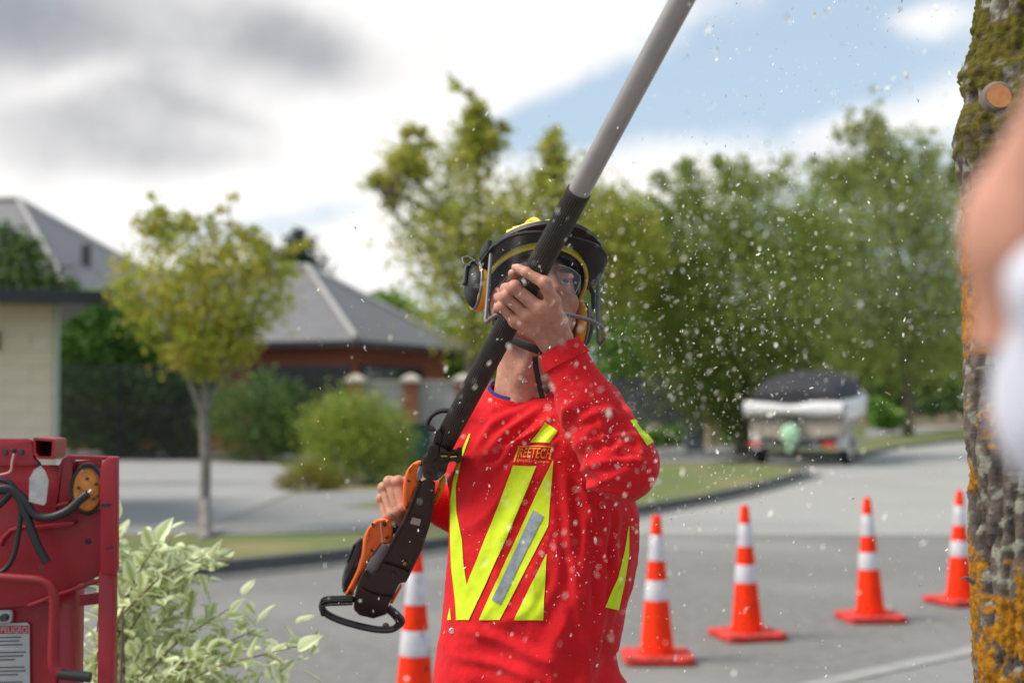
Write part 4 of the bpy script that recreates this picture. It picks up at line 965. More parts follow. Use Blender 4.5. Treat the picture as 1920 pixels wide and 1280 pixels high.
MB().tube([lh(math.sin(t)*.090, .002+math.cos(t)*.108, .072) for t in [2*math.pi*k/48 for k in range(49)]], (.016,.004), 10, cap=False, up=HM @ Vector((0,0,1))).build('headband', M_blk, helmet, smooth=True)
# peak
rings = []; n = 41
for k in range(n):
    t = R(-98+196*k/(n-1)); c, s = math.cos(t), math.sin(t); cc = max(c, 0)
    inn = lh(s*.108, -.007+c*.131, .080+.020*cc); out_ = lh(s*.131, .030+c*.158, .066+.030*cc); edge = lh(s*.132, .030+c*.160, .057+.029*cc)
    und = lh(s*.127, .028+c*.152, .056+.028*cc); inn2 = lh(s*.110, -.008+c*.134, rimz(t)+.010)
    rings.append([inn, out_, edge, und, inn2])
MB().loft(rings).build('peak', M_blk, helmet, smooth=True)
for t in (-62, -55, -48, 48, 55):                                          # vent louvres
    c, s = math.cos(R(t)), math.sin(R(t)); MB().box(lh(s*.118, .012+c*.143, .083+.028*c), (.016,.004,.007), HM @ Matrix.Rotation(-R(t), 3, 'Z')).build('vent', M_yel, helmet)
# visor: curved mesh in a frame
def vis(t, z):
    k = (z+.075)/.15; s_ = math.copysign(abs(math.sin(t))**.75, math.sin(t)); return lh(s_*(.126-.004*k), .052+max(math.cos(t), 0)**.8*(.116+.012*k), z)
TT = [R(-92+184*k/40) for k in range(41)]
rings = [[vis(t, -.104+.169*j/12) for t in TT] for j in range(13)]
shield = MB().loft(rings, cap=False, closed=False).build('mesh_visor', M_visor, helmet, smooth=True)
MB().tube([vis(TT[0], .075)]+[vis(TT[0], z) for z in (.04, 0, -.04, -.096)]+[vis(t, -.104) for t in TT[1:-1]]+[vis(TT[-1], z) for z in (-.096, -.04, 0, .04)]+[vis(TT[-1], .075)], .0042, 10).build('visor_frame', M_frame, shield, smooth=True)
MB().tube([vis(t, .066) for t in TT], .0035, 8).build('visor_top_edge', M_blk, shield, smooth=True)
for s in (-1, 1):
    MB().box(lh(s*.127, .03, .078), (.012,.05,.026), HM, .004).build('visor_hinge', M_blk, helmet, smooth=True)
# earmuffs swung off the ears
for s in (1, -1):
    cx_, cy_, cz_ = s*.116, -.034, (.022 if s > 0 else -.022)
    rings = []
    for j in range(9):
        a = j/8*math.pi/2; ring = []
        for k in range(32):
            t = 2*math.pi*k/32; sq = .86+.14*abs(math.cos(2*t))
            ring.append(lh(cx_+s*(.004+.026*math.sin(a)), cy_+math.cos(t)*.037*sq*math.cos(a)**.6, cz_+math.sin(t)*.052*sq*math.cos(a)**.6))
        rings.append(ring)
    cup = MB().loft(rings).build('earmuff', M_blk, helmet, smooth=True)
    MB().tube([lh(cx_-s*.002, cy_+math.cos(t)*.028, cz_+math.sin(t)*.044) for t in [2*math.pi*k/40 for k in range(41)]], (.012,.011), 12, cap=False).build('cushion', M_foam, cup, smooth=True)
    MB().tube([lh(cx_+s*.008, cy_+math.cos(t)*.038, cz_+math.sin(t)*.053) for t in [2*math.pi*k/40 for k in range(41)]], .0028, 8, cap=False).build('cup_rim', M_frame, cup, smooth=True)
    MB().tube([lh(s*.122, -.02, .062), lh(s*.135, -.028, .078), lh(s*.148, -.032, .060), lh(s*.150, -.032, .020)], .0055, 8).build('earmuff_arm', M_blk, helmet, smooth=True)
    MB().tube([lh(s*.135,-.02,.075), lh(s*.152,-.018,.082), lh(s*.164,-.018,.075), lh(s*.160,-.018,.062), lh(s*.145,-.018,.060)], .0014, 6).build('wire_loop', M_steel, helmet, smooth=True)
# chin strap
sp = [(.080,-.04,.03), (.078,-.03,-.03), (.066,.008,-.075), (.036,.056,-.112), (0,.066,-.122), (-.036,.056,-.112), (-.066,.008,-.075), (-.078,-.03,-.03), (-.080,-.04,.03)]
def ribbon(pts, w, t, up): 
    return MB().tube(pts, (w, t), 8, up=up)
pts = [Vector(p) for p in smoothline(sp, 5)]
ribbon([hw(*p) for p in pts], .0085, .0016, HM @ Vector((0,.8,.6))).build('chin_strap', M_blk2, helmet, smooth=True)
ribbon([W(1003,668,2.74), W(1005,690,2.75), W(1010,715,2.77), W(1017,746,2.80)], .0055, .0014, (1,0,0)).build('strap_end', M_blk2, helmet, smooth=True)
glasses = thing('safety_glasses', hw(0,.11,.02), 'clear safety glasses worn behind the helmet visor', 'glasses')
for s in (-1, 1):
    rings = []
    for j in range(9):
        z = .050-.048*j/8; wd = 1-.25*(j/8)**2
        rings.append([hw(s*(.005+(.060*wd)*i/10), .112-.030*(i/10)**2.2-.004*(j/8), z) for i in range(11)])
    MB().loft(rings, cap=False, closed=False).build('lens', M_lens, glasses, smooth=True)
    edge = [rings[0][i] for i in range(11)]+[rings[j][10] for j in range(1, 9)]+[rings[8][i] for i in range(9, -1, -1)]
    MB().tube(edge, .0010, 6).build('lens_edge', clear_mat('lens_edge', (.55,.6,.6), .6, .1) if s < 0 else bpy.data.materials['lens_edge'], glasses, smooth=True)
    MB().tube([hw(s*.064,.082,.040), hw(s*.078,.045,.036), hw(s*.082,-.005,.032)], (.004,.0014), 6).build('temple', M_frame, glasses, smooth=True)
MB().tube([hw(-.006,.112,.040), hw(0,.114,.042), hw(.006,.112,.040)], .0016, 6).build('bridge', M_frame, glasses, smooth=True)

# ================================================================== pole saw in the worker's hands
M_alu = mat('anodised_aluminium', (.40,.365,.345), rough=.42, metal=.55, noise=18, var=.1, bump=.1, bscale=300)
M_grip = mat('ribbed_black_grip', (.048,.040,.034), rough=.5, noise=30, var=.3)
M_orange = mat('tool_orange', (.90,.17,.015), rough=.42, noise=25, var=.06, coat=.1)
M_tgrey = mat('tool_grey', (.22,.225,.235), rough=.5, noise=25)
M_tdark = mat('tool_black', (.03,.021,.016), rough=.5, noise=18, var=.25, bump=.25, bscale=350)
M_batt = mat('battery_grey', (.07,.073,.08), rough=.5, noise=30)
M_sticker = mat('blank_sticker', (.42,.38,.32), rough=.6, noise=150, var=.15)
M_tan = mat('worn_tan', (.3,.2,.12), rough=.8, noise=60, var=.25)
M_brass = mat('brass_pin', (.5,.36,.1), rough=.4, metal=.8)
saw = thing('pole_saw', pole_at(700,1120), 'battery pole saw with silver tube held up by the worker', 'tool')
def pole_pt(px, py): return pole_at(px, py)
gtop, gbot = pole_pt(1090, 362), pole_pt(826, 838)
def cylr(p0, p1, rfun, n, ribs=None, rings=24):
    ax = (p1-p0).normalized(); a = ax.orthogonal().normalized(); b = ax.cross(a)
    return [[p0.lerp(p1, j/rings)+(a*math.cos(2*math.pi*k/n)+b*math.sin(2*math.pi*k/n))*rfun(j/rings, k) for k in range(n)] for j in range(rings+1)]
tend = PC+PU*1.15
MB().loft(cylr(gtop-PU*.02, tend, lambda t, k: .0193, 48, rings=40)).build('tube', M_alu, saw, smooth=True)
sd = (Vector((.55,-.75,-.1))-PU*PU.dot(Vector((.55,-.75,-.1)))).normalized()
MB().tube([gtop+PU*.002+sd*.0193, tend+sd*.0193], .0007, 6).build('tube_seam', M_alu, saw)
def gr(t, k):
    return .0203+(.0017 if k % 5 in (0, 1, 2) else 0)
grip = MB().loft(cylr(gbot, gtop, gr, 150, rings=30)).build('grip', M_grip, saw)
MB().loft(cylr(gtop-PU*.004, gtop+PU*.0015, lambda t, k: .0214-.001*t, 64, rings=2)).build('grip_collar', M_grip, saw, smooth=True)
# saw head at the far end (above the picture)
hd = tend; MB().box(hd+PU*.06, (.06,.05,.13), PU.to_track_quat('Z', 'Y').to_matrix(), .01).build('saw_head', M_orange, saw, smooth=True)
MB().box(hd+PU*.28, (.05,.006,.32), PU.to_track_quat('Z', 'Y').to_matrix(), .002).build('guide_bar', M_steel, saw)
Z4 = lambda pts: [(700+x/5.12, 750+y/5.12) for x, y in pts]
Zt = lambda pts: [(590+x/4.74, 940+y/4.74) for x, y in pts]
def slab(name, outline, off, thick, m, parent, bev=.003, segs=2):
    """solid plate: outline seen in the photograph, set off metres in front of the pole axis, thick metres deep"""
    n = len(outline); f = [W(x, y, pole_at(x, y).y-off) for x, y in outline]
    q = [p+Vector((p-EYE).normalized())*thick for p in f]
    mb = MB(); mb.add(f+q, [list(range(n)), list(range(n, 2*n))[::-1]]+[[k, (k+1) % n, n+(k+1) % n, n+k] for k in range(n)])
    return mb.build(name, m, parent, smooth=True, bev=bev, segs=segs)
def rnd(outline, n=3):
    o = outline+outline[:3]; r = []
    P = outline; L = len(P)
    for i in range(L):
        p0, p1, p2, p3 = (Vector(P[(i+k) % L]) for k in (-1, 0, 1, 2))
        for j in range(n):
            t = j/n; r.append(tuple(.5*((2*p1)+(p2-p0)*t+(2*p0-5*p1+4*p2-p3)*t*t+(3*p1-p0-3*p2+p3)*t**3)))
    return r
def dot(px, py, off, r, m, name, parent, depth=.004):
    c = W(px, py, pole_at(px, py).y-off); d = (EYE-c).normalized(); MB().tube([c+d*depth/2, c-d*.012], r, 16).build(name, m, parent, smooth=True)
# clamp where the pole enters the powerhead
slab('clamp', Z4([(465,590), (500,520), (520,505), (520,460), (545,432), (630,430), (640,500), (720,500), (740,470), (800,470), (855,440), (850,560), (810,615), (770,580), (720,600), (700,690), (650,740), (600,775), (540,762), (480,740), (470,660)]), .03, .06, M_tdark, saw, .0035)
slab('clamp_ear', Z4([(520,465), (545,432), (632,432), (625,520), (560,600), (470,600), (478,545), (520,520)]), .042, .014, M_tdark, saw, .002)
slab('clamp_ear', Z4([(600,300), (640,265), (660,330), (650,430), (600,430), (570,400)]), .034, .05, M_tdark, saw, .003)
slab('clamp_plate', Z4([(640,440), (740,500), (845,450), (850,480), (740,530), (640,500)]), .040, .012, M_tdark, saw, .0015)
slab('spring_pin', Z4([(648,528), (712,528), (712,545), (648,545)]), .044, .01, M_brass, saw, .0008)
slab('spring_pin', Z4([(735,538), (800,532), (800,546), (735,552)]), .044, .01, M_brass, saw, .0008)
for x, y in ((525,725), (570,665), (600,600), (650,690), (545,540), (700,610), (820,470), (822,548)): dot(700+x/5.12, 750+y/5.12, .032, .0042, M_blk2, 'bolt', saw, .006)
# hanging hook
hp = [(868,772), (845,770), (826,770), (810,778), (802,790), (801,799), (810,804), (815,802)]
pts = [W(x, y, pole_at(835,800).y-.012) for x, y in [tuple(p) for p in smoothline(hp, 4)]]
MB().tube(pts, (.0095,.0055), 10, up=(0,1,0)).build('hook', M_tdark, saw, smooth=True)
MB().tube([p+Vector((0,-.0095,0)) for p in pts], .0046, 8).build('hook_edge', M_blk2, saw, smooth=True)
# trigger housing
up_h = slab('trigger_housing', rnd(Z4([(295,1050), (282,900), (300,730), (345,640), (400,592), (452,576), (475,610), (450,700), (440,800), (400,880), (360,980), (322,1062)]), 3), .016, .06, M_orange, saw, .008, 4)
dot(700+345/5.12, 750+770/5.12, .017, .0042, M_blk, 'screw_hole', up_h, .002); dot(700+322/5.12, 750+1022/5.12, .017, .0036, M_blk, 'screw_hole', up_h, .002)
slab('housing_insert', Z4([(440,622), (476,640), (472,740), (434,785), (410,752), (420,690)]), .022, .04, M_tgrey, saw, .003)
slab('trigger_guard', rnd(Z4([(640,765), (680,722), (692,760), (680,850), (640,930), (596,990), (584,930), (610,850)]), 3), -.012, .03, M_foam, saw, .004)
slab('trigger_guard', rnd(Z4([(600,880), (650,850), (640,930), (600,1000), (580,960)]), 3), -.006, .02, M_orange, saw, .003)
MB().tube([W(756,905,3.10), W(752,940,3.10), W(742,1000,3.10)], .014, 14).build('rear_handle', M_blk2, saw, smooth=True)
# long black side arm
arm_out = [(786,904), (778,922), (768,949), (757,975), (746,993), (719,1043), (704,1069), (693,1079), (685,1066), (672,1088), (664,1119), (663,1142), (674,1153), (700,1159), (725,1151), (729,1132), (750,1092), (759,1092), (790,1031), (800,1000), (805,980), (811,955), (814,926), (815,902), (802,896)]
arm = slab('side_arm', arm_out, .020, .042, M_tdark, saw, .004)
le = [(788,902), (779,924), (769,951), (758,977), (747,995), (720,1045), (705,1070)]
MB().tube([W(x, y, pole_at(x, y).y-.021) for x, y in le], .0035, 8).build('arm_edge', M_tdark, arm, smooth=True)
re_ = [(814,905), (813,930), (810,957), (804,983), (789,1030), (760,1090)]
MB().tube([W(x, y, pole_at(x, y).y-.021) for x, y in re_], .0026, 8).build('arm_edge', M_tdark, arm, smooth=True)
slab('arm_step', Zt([(610,545), (700,570), (790,600), (850,640), (800,715), (760,650), (690,610), (600,570)]), .025, .02, M_tdark, arm, .002)
slab('arm_step', Zt([(385,770), (420,765), (470,800), (560,830), (700,850), (690,870), (560,850), (460,820)]), .024, .02, M_tdark, arm, .0015)
slab('blank_sticker', Z4([(375,1122), (460,1142), (440,1206), (350,1182)]), .0215, .002, M_sticker, arm, 0)
dot(590+800/4.74, 940+550/4.74, .022, .004, M_tan, 'rivet', arm, .002); dot(590+700/4.74, 940+640/4.74, .026, .0035, M_blk2, 'rivet', arm, .002)
# motor housing and battery
mot = slab('motor_housing', rnd(Zt([(575,150), (655,156), (690,205), (700,300), (688,345), (650,385), (600,370), (550,440), (500,490), (450,600), (390,700), (350,800), (275,822), (330,700), (380,590), (420,450), (440,300), (500,200)]), 2), .006, .085, M_orange, saw, .008, 4)
slab('housing_panel', Zt([(600,368), (655,388), (612,495), (540,612), (492,662), (450,600), (472,540), (545,455)]), .010, .06, M_tgrey, mot, .003)
MB().tube([W(590+x/4.74, 940+y/4.74, pole_at(590+x/4.74, 940+y/4.74).y-.0065) for x, y in ((585,165), (590,240), (597,320), (601,362))], .0014, 6).build('seam_strip', mat('pale_seam', (.75,.66,.6), rough=.4), mot, smooth=True)
for x, y in ((510,430), (640,315), (520,205), (622,205)): dot(590+x/4.74, 940+y/4.74, .007, .0042, M_blk, 'screw_hole', mot, .003)
bat = slab('battery', rnd(Zt([(430,308), (350,372), (325,450), (275,560), (243,680), (243,770), (268,815), (330,740), (370,620), (408,470)]), 2), -.012, .08, M_batt, saw, .008, 4)
slab('battery_latch', Zt([(300,610), (370,590), (340,690), (300,760), (258,770), (262,700)]), -.006, .05, M_blk, bat, .003)
slab('battery_latch', Zt([(345,380), (352,372), (300,540), (280,545)]), -.008, .04, M_blk, bat, .002)
slab('housing_foot', Zt([(700,830), (770,720), (775,760), (690,910), (665,905)]), -.004, .03, M_orange, saw, .002)
slab('housing_foot', Zt([(280,790), (350,780), (350,830), (270,830)]), -.004, .03, M_orange, saw, .002)
# loop stand at the foot
lp = [(345,868), (230,872), (110,878), (68,905), (72,960), (120,1005), (230,1055), (400,1105), (560,1135), (680,1135), (745,1100), (778,1062), (745,1015), (700,975), (650,940)]
LP = [W(590+x/4.74, 940+y/4.74, pole_at(700,1140).y-.004) for x, y in [tuple(p) for p in smoothline(lp, 3)]]
loop_ = MB().tube(LP, [(.018,.0075)]*len(LP), 12, up=(0,1,0)).build('loop_stand', M_blk2, saw, smooth=True)
for o_ in (-.016, -.006, .004):
    MB().tube([p+Vector((0,-.016,o_*.9+.006)) for p in LP[:14]], .0026, 8).build('loop_rib', M_blk2, loop_, smooth=True)
    MB().tube([p+Vector((o_*.7,-.016,0)) for p in LP[-13:]], .0026, 8).build('loop_rib', M_blk2, loop_, smooth=True)
dot(590+632/4.74, 940+1108/4.74, .012, .0085, M_tan, 'end_cap', loop_, .016)

# ================================================================== traffic cones
M_cone = mat('cone_orange', (.92,.038,.006), rough=.75, noise=9, var=.14, spec=.15)
M_base = mat('cone_base', (.66,.06,.045), rough=.75, noise=9, var=.25, spec=.2)
M_collar = mat('reflective_collar', (.62,.59,.62), rough=.5, noise=14, var=.16)
def make_cone(loc, label):
    t = thing('traffic_cone', loc, label, 'traffic cone', 'cones set out along the road')
    n = 40; z0, H = .045, .90
    def ring(z, grow=0): f = (z-z0)/(H-z0); r = (.106-.080*f)+grow; return [Vector(loc)+Vector((r*math.cos(2*math.pi*k/n), r*math.sin(2*math.pi*k/n), z)) for k in range(n)]
    zs = [z0, .10, .2, .3, .4, .5, .6, .7, .8, .88]; rings = [ring(z) for z in zs]+[ring(.897, -.006), ring(.9, -.016)]
    MB().loft(rings).build('body', M_cone, t, smooth=True)
    bm = bmesh.new(); bmesh.ops.create_cube(bm, size=1)
    for v in bm.verts: v.co = Vector((v.co.x*.43, v.co.y*.43, v.co.z*.042))
    bmesh.ops.bevel(bm, geom=[e for e in bm.edges if abs(e.verts[0].co.z-e.verts[1].co.z) > .01], offset=.05, segments=4, profile=.5, affect='EDGES')
    bmesh.ops.bevel(bm, geom=[e for e in bm.edges if e.calc_face_angle(0) > 1.2], offset=.008, segments=2, profile=.5, affect='EDGES')
    for v in bm.verts: v.co += Vector(loc)+Vector((0,0,.028))
    me = bpy.data.meshes.new('base'); bm.to_mesh(me); bm.free(); link('base', me, M_base, t, smooth=False)
    for s in (-1, 1):
        for q in (-1, 1): MB().box(Vector(loc)+Vector((s*.13, q*.13, .004)), (.06,.06,.008)).build('foot', M_base, t)
    for a, b in ((.139, .311), (.447, .582)):
        MB().loft([ring(.9*(1-b), .0015), ring(.9*(1-b)+.004, .0025), ring(.9*(1-a)-.004, .0025), ring(.9*(1-a), .0015)], cap=False).build('reflective_collar', M_collar, t, smooth=True)
    return t
c0 = make_cone(G(1232,1238), 'orange cone with two white bands nearest right of the worker')
def dup(root, loc, label, rz):
    r = root.copy(); col.objects.link(r); r.location = loc; r['label'] = label; r.rotation_euler = (random.uniform(-.012,.012), random.uniform(-.02,.02), rz)
    for ch in list(root.children):
        k = ch.copy(); col.objects.link(k); k.parent = r
    return r
for (x, y), lb, rz in (((1401,1195), 'orange cone second to the right of the worker', .25), ((1632,1162), 'orange cone third to the right of the worker', .1), ((1799,1131), 'orange cone partly hidden by the lichen covered trunk', .4), ((777,1373), 'orange cone behind the foot of the pole saw', -.2)):
    dup(c0, G(x, y), lb, rz)

# ================================================================== boat on its trailer
M_gel = mat('white_gelcoat', (.74,.72,.71), rough=.3, noise=3, var=.04, coat=.3)
M_hull = mat('hull_reflected_tan', (.42,.37,.3), rough=.6, noise=6, var=.2)  # tan reflection on the lower hull, put into its base colour
M_cover = mat('charcoal_boat_cover', (.03,.03,.037), rough=.8, noise=4, var=.2, bump=.4, bscale=20)
M_galv = mat('galvanised_steel', (.4,.41,.42), rough=.45, metal=.6, noise=8)
M_tyre = mat('tyre_rubber', (.012,.012,.012), rough=.85)
M_bag = mat('pale_green_bag', (.42,.68,.45), rough=.75, noise=6, var=.12, bump=.5, bscale=20)
M_lamp = mat('red_tail_lamp', (.5,.03,.03), rough=.3)
bo = G(1490, 873)                    # ground under the transom
BZ = R(-26); BM = Matrix.Translation(bo) @ Matrix.Rotation(BZ, 4, 'Z')     # local x across, y towards the bow
def bl(x, y, z): return BM @ Vector((x, y, z))
boat = thing('boat', bl(0,0,.6), 'white motor boat under a dark cover parked on its trailer', 'boat')
def hull_sec(y, w, zk, zc, zg, fl): return [bl(x, y, z) for x, z in ((-w*1.0, zg), (-w*.96, zg-.25), (-w*fl, zc), (0, zk), (w*fl, zc), (w*.96, zg-.25), (w, zg))]
secs = [(0,1.24,.62,.80,1.60,.9), (1.2,1.25,.62,.80,1.64,.88), (2.6,1.2,.68,.90,1.74,.82), (3.8,.95,.78,1.02,1.86,.72), (4.7,.62,.98,1.22,1.98,.55), (5.3,.22,1.3,1.5,2.08,.4), (5.5,.03,1.6,1.75,2.12,.3)]
hm = MB(); rings = [hull_sec(*s) for s in secs]; hm.loft(rings, cap=True, closed=False); hm.build('hull', M_hull, boat, smooth=True)
# pale topsides and coaming
tp = MB(); rr = []
for y, w, zk, zc, zg, fl in secs:
    rr.append([bl(-w*1.03-.02, y-.03*(y == 0), zg-.42), bl(-w*1.05-.03, y, zg-.05), bl(-w*.98, y, zg+.06), bl(-w*.8, y, zg+.05)])
tp.loft(rr, cap=False, closed=False); tp.build('topside', M_gel, boat, smooth=True)
tp = MB(); tp.loft([[Vector(BM @ Vector((-(BM.inverted() @ p).x, (BM.inverted() @ p).y, (BM.inverted() @ p).z))) for p in r] for r in rr], cap=False, closed=False); tp.build('topside', M_gel, boat, smooth=True)
rings = []
for k in range(25):
    x = -1.27+2.54*k/24; dip = .10*math.exp(-(x/.45)**2); rd = .10*(1-abs(x/1.27)**6)
    rings.append([bl(x, -.06+math.cos(a)*.12, 1.44-dip*.25+math.sin(a)*(.19+.02*math.sin(x*3)-dip*.6)) for a in [2*math.pi*j/14 for j in range(14)]])
MB().loft(rings).build('transom_coaming', M_gel, boat, smooth=True)
MB().box(bl(0,-.10,1.235), (2.54,.05,.04), Matrix.Rotation(BZ, 3, 'Z'), .01).build('rubbing_strip', M_dkgrey, boat)
cv = MB(); rings = []
for y, w, h_ in ((-.02,1.17,.30), (.25,1.18,.56), (.8,1.18,.72), (1.6,1.17,.78), (2.4,1.12,.74), (3.2,.98,.60), (4.0,.78,.34), (4.6,.55,.14)):
    zg = np.interp(y, [s[0] for s in secs], [s[4] for s in secs])
    rings.append([bl(-w*math.cos(a), y, zg-.10+(h_+.10)*math.sin(a)**.45-.03*math.sin(a*7)*(y < .3)) for a in [math.pi*j/20 for j in range(21)]])
cv.loft(rings, cap=True, closed=False); cv.build('cover', M_cover, boat, smooth=True)
MB().tube([bl(.5,4.9,2.1), bl(.45,4.95,2.4), bl(.1,5.5,2.45), bl(-.3,5.2,2.42), bl(-.42,4.95,2.4), bl(-.5,4.9,2.1)], .016, 8).build('bow_rail', M_steel, boat, smooth=True)
leg = MB().box(bl(.02,-.28,.80), (.22,.34,.8), Matrix.Rotation(BZ, 3, 'Z'), .04).build('stern_drive', M_dkgrey, boat, smooth=True)
ob = bl(.02,-.45,.80)
bv, bq = surf(lambda p: smin(ell(p, VZ(ob), (.24,.2,.27)), cone(p, VZ(ob)+np.array([0,0,-.15]), VZ(ob)+np.array([-.04,0,-.42]), .12, .05), .08)+.025*pnoise(p*7)+.012*pnoise(p*17), VZ(ob)-.6, VZ(ob)+.45, .03)
link('propeller_bag', npmesh('propeller_bag', bv, bq), M_bag, boat, smooth=True)
tr = thing('boat_trailer', bl(0,1.2,0), 'galvanised boat trailer with white mudguards under the boat', 'trailer')
rz3 = Matrix.Rotation(BZ, 3, 'Z')
for s in (-1, 1):
    MB().box(bl(s*.62,2.3,.52), (.08,5.2,.12), rz3, .01).build('side_rail', M_galv, tr)
    MB().box(bl(s*.5,1.9,.66), (.12,3.0,.10), rz3, .02).build('bunk', M_dkgrey, tr)
for y in (-.2, 1.3, 2.8, 4.4): MB().box(bl(0,y,.5), (1.3,.08,.1), rz3, .01).build('cross_member', M_galv, tr)
MB().box(bl(0,5.9,.5), (.1,2.0,.1), rz3, .01).build('drawbar', M_galv, tr); MB().tube([bl(0,6.6,.02), bl(0,6.6,.6)], .03, 8).build('jockey_stand', M_galv, tr)
MB().tube([bl(-1.1,.9,.33), bl(1.1,.9,.33)], .03, 8).build('axle', M_galv, tr)
for s in (-1, 1):
    c = Vector((s*1.12, .9, .33)); rings = []
    for dx, r in ((-.09,.2), (-.1,.28), (-.08,.33), (.08,.33), (.1,.28), (.09,.2)): rings.append([bl(c.x+dx, c.y+r*math.cos(a), c.z+r*math.sin(a)) for a in [2*math.pi*k/24 for k in range(24)]])
    wh = MB().loft(rings).build('wheel', M_tyre, tr, smooth=True)
    MB().loft([[bl(c.x+s*dx, c.y+r*math.cos(a), c.z+r*math.sin(a)) for a in [2*math.pi*k/20 for k in range(20)]] for dx, r in ((.085,.19), (.103,.18), (.095,.06))]).build('rim', M_galv, wh, smooth=True)
    rings = []
    for k in range(13):
        a = math.pi*k/12; rings.append([bl(c.x+dx, c.y+.43*math.cos(a), .36+rr_*math.sin(a)+.05) for dx, rr_ in ((-.15,.42), (.15,.42), (.15,.39), (-.15,.39))])
    MB().loft(rings).build('mudguard', M_gel, tr, smooth=True)
    MB().box(bl(s*1.12,.48,.58), (.30,.03,.34), rz3, .02).build('mudflap_panel', M_gel, tr)
    lb_ = MB().box(bl(s*.95,-.28,.56), (.32,.06,.14), rz3, .01).build('tail_lamp', M_lamp, tr)
MB().box(bl(0,-.27,.56), (2.1,.03,.11), rz3, .005).build('lamp_board', M_dkgrey, tr)

# ================================================================== red chipper at the left edge
M_cred = mat('chipper_red', (.30,.005,.014), rough=.45, noise=9, var=.22, coat=.05, bump=.25, bscale=60)
def add_scuffs(m, c2, thr=.63, scale=42):
    t = m.node_tree; p = t.nodes['Principled BSDF']; src = p.inputs['Base Color'].links[0].from_socket
    c = t.nodes.new('ShaderNodeTexCoord'); n = t.nodes.new('ShaderNodeTexNoise'); n.inputs['Scale'].default_value = scale; n.inputs['Detail'].default_value = 6
    t.links.new(c.outputs['Object'], n.inputs['Vector']); r = t.nodes.new('ShaderNodeMapRange'); r.inputs[1].default_value = thr; r.inputs[2].default_value = thr+.07; t.links.new(n.outputs[0], r.inputs[0])
    x = t.nodes.new('ShaderNodeMix'); x.data_type = 'RGBA'; t.links.new(r.outputs[0], x.inputs[0]); t.links.new(src, x.inputs[6]); x.inputs[7].default_value = c2+(1,); t.links.new(x.outputs[2], p.inputs['Base Color'])
add_scuffs(M_cred, (.16,.05,.035), .66)
add_scuffs(M_cone, (.3,.03,.015), .6, 22); add_scuffs(M_collar, (.36,.3,.29), .62, 20); add_scuffs(M_base, (.2,.035,.03), .56, 14)
add_scuffs(M_alu, (.12,.09,.06), .69, 70)
M_cable = mat('black_cable', (.012,.012,.013), rough=.5)
M_amber = mat('amber_lens_back', (.62,.2,.015), rough=.45, noise=35, var=.4)
M_tagm = mat('faded_tag', (.4,.38,.37), rough=.6, noise=80, var=.2)
M_label = mat('label_grey', (.42,.42,.41), rough=.6, noise=30, var=.08)
M_labelred = mat('label_red', (.4,.02,.03), rough=.5)
M_ink = mat('label_ink', (.09,.09,.09), rough=.7)
M_rust = mat('rusty_inside', (.2,.045,.02), rough=.8, noise=40, var=.5)
M_wire = mat('pale_wire', (.62,.36,.28), rough=.6)
CD = 2.36
chip = thing('wood_chipper', (W(110,1280,CD).x, CD, FLOOR), 'red steel wood chipper with amber lamp and loose cables at the left edge', 'machine')
def cpl(name, outline, d, thick, m, parent, bev=.002):
    """plate facing the camera: outline pixels at depth d, going back by thick"""
    n = len(outline); f = [W(x, y, d) for x, y in outline]; q = [p+Vector((0, thick, 0)) for p in f]
    mb = MB(); mb.add(f+q, [list(range(n)), list(range(n, 2*n))[::-1]]+[[k, (k+1) % n, n+(k+1) % n, n+k] for k in range(n)]); return mb.build(name, m, parent, smooth=True, bev=bev)
cpl('back_plate', [(-260,868), (60,870), (110,872), (126,866), (190,857), (190,1078), (52,1136), (-260,1150)], CD, .008, M_cred, chip)
# square tube, open at its right end
def sqt(cx0, cy0, x1, x0, w, h_, wall, m, name):
    a = W(x1, cy0, CD-.03); mb = MB(); L = (x1-x0)*CD/FPX
    for dz, dy, sz, sy in ((h_/2-wall/2, 0, wall, w), (-h_/2+wall/2, 0, wall, w), (0, w/2-wall/2, h_-2*wall, wall), (0, -w/2+wall/2, h_-2*wall, wall)):
        mb.box((a.x-L/2, a.y+dy, a.z+dz), (L, sy, sz))
    return mb
cpl('tube_face', [(-260,820), (52,822), (60,826), (62,838), (64,858), (74,868), (74,874), (-260,880)], CD-.034, .012, M_cred, chip, .003)
tb = MB(); o4 = [(62,820), (102,823), (104,828), (102,858), (98,861), (72,860), (63,852)]
i4 = [(66,825), (97,827), (98,831), (96,853), (93,856), (73,855), (67,848)]
for d0, d1 in ((CD-.040, CD+.03),):
    A = [W(x, y, d0) for x, y in o4]; B = [W(x, y, d0) for x, y in i4]; A2 = [p+Vector((-.01, .09, 0)) for p in A]; B2 = [p+Vector((-.01, .09, 0)) for p in B]; n = 7
    tb.add(A+B+A2+B2, [[k, (k+1) % n, n+(k+1) % n, n+k] for k in range(n)]+[[k, (k+1) % n, 2*n+(k+1) % n, 2*n+k] for k in range(n)]+[[n+k, n+(k+1) % n, 3*n+(k+1) % n, 3*n+k] for k in range(n)]+[list(range(3*n, 4*n))])
tb.build('square_tube', M_cred, chip, bev=0); cpl('tube_inside', [(66,838), (97,838), (96,853), (93,856), (73,855), (67,848)], CD+.035, .004, M_rust, chip, 0)
def disc(name, px, py, d, rx, ry, m, parent, depth=.006, n=28, back=.012):
    c = W(px, py, d); s_ = d/FPX; mb = MB(); ring = lambda k, y, f: [c+Vector((math.cos(2*math.pi*i/n)*rx*s_*f, y, math.sin(2*math.pi*i/n)*ry*s_*f)) for i in range(n)]
    mb.loft([ring(0, back, 1), ring(0, 0, 1), ring(0, -depth*.6, .97), ring(0, -depth, .88)]); return mb.build(name, m, parent, smooth=True)
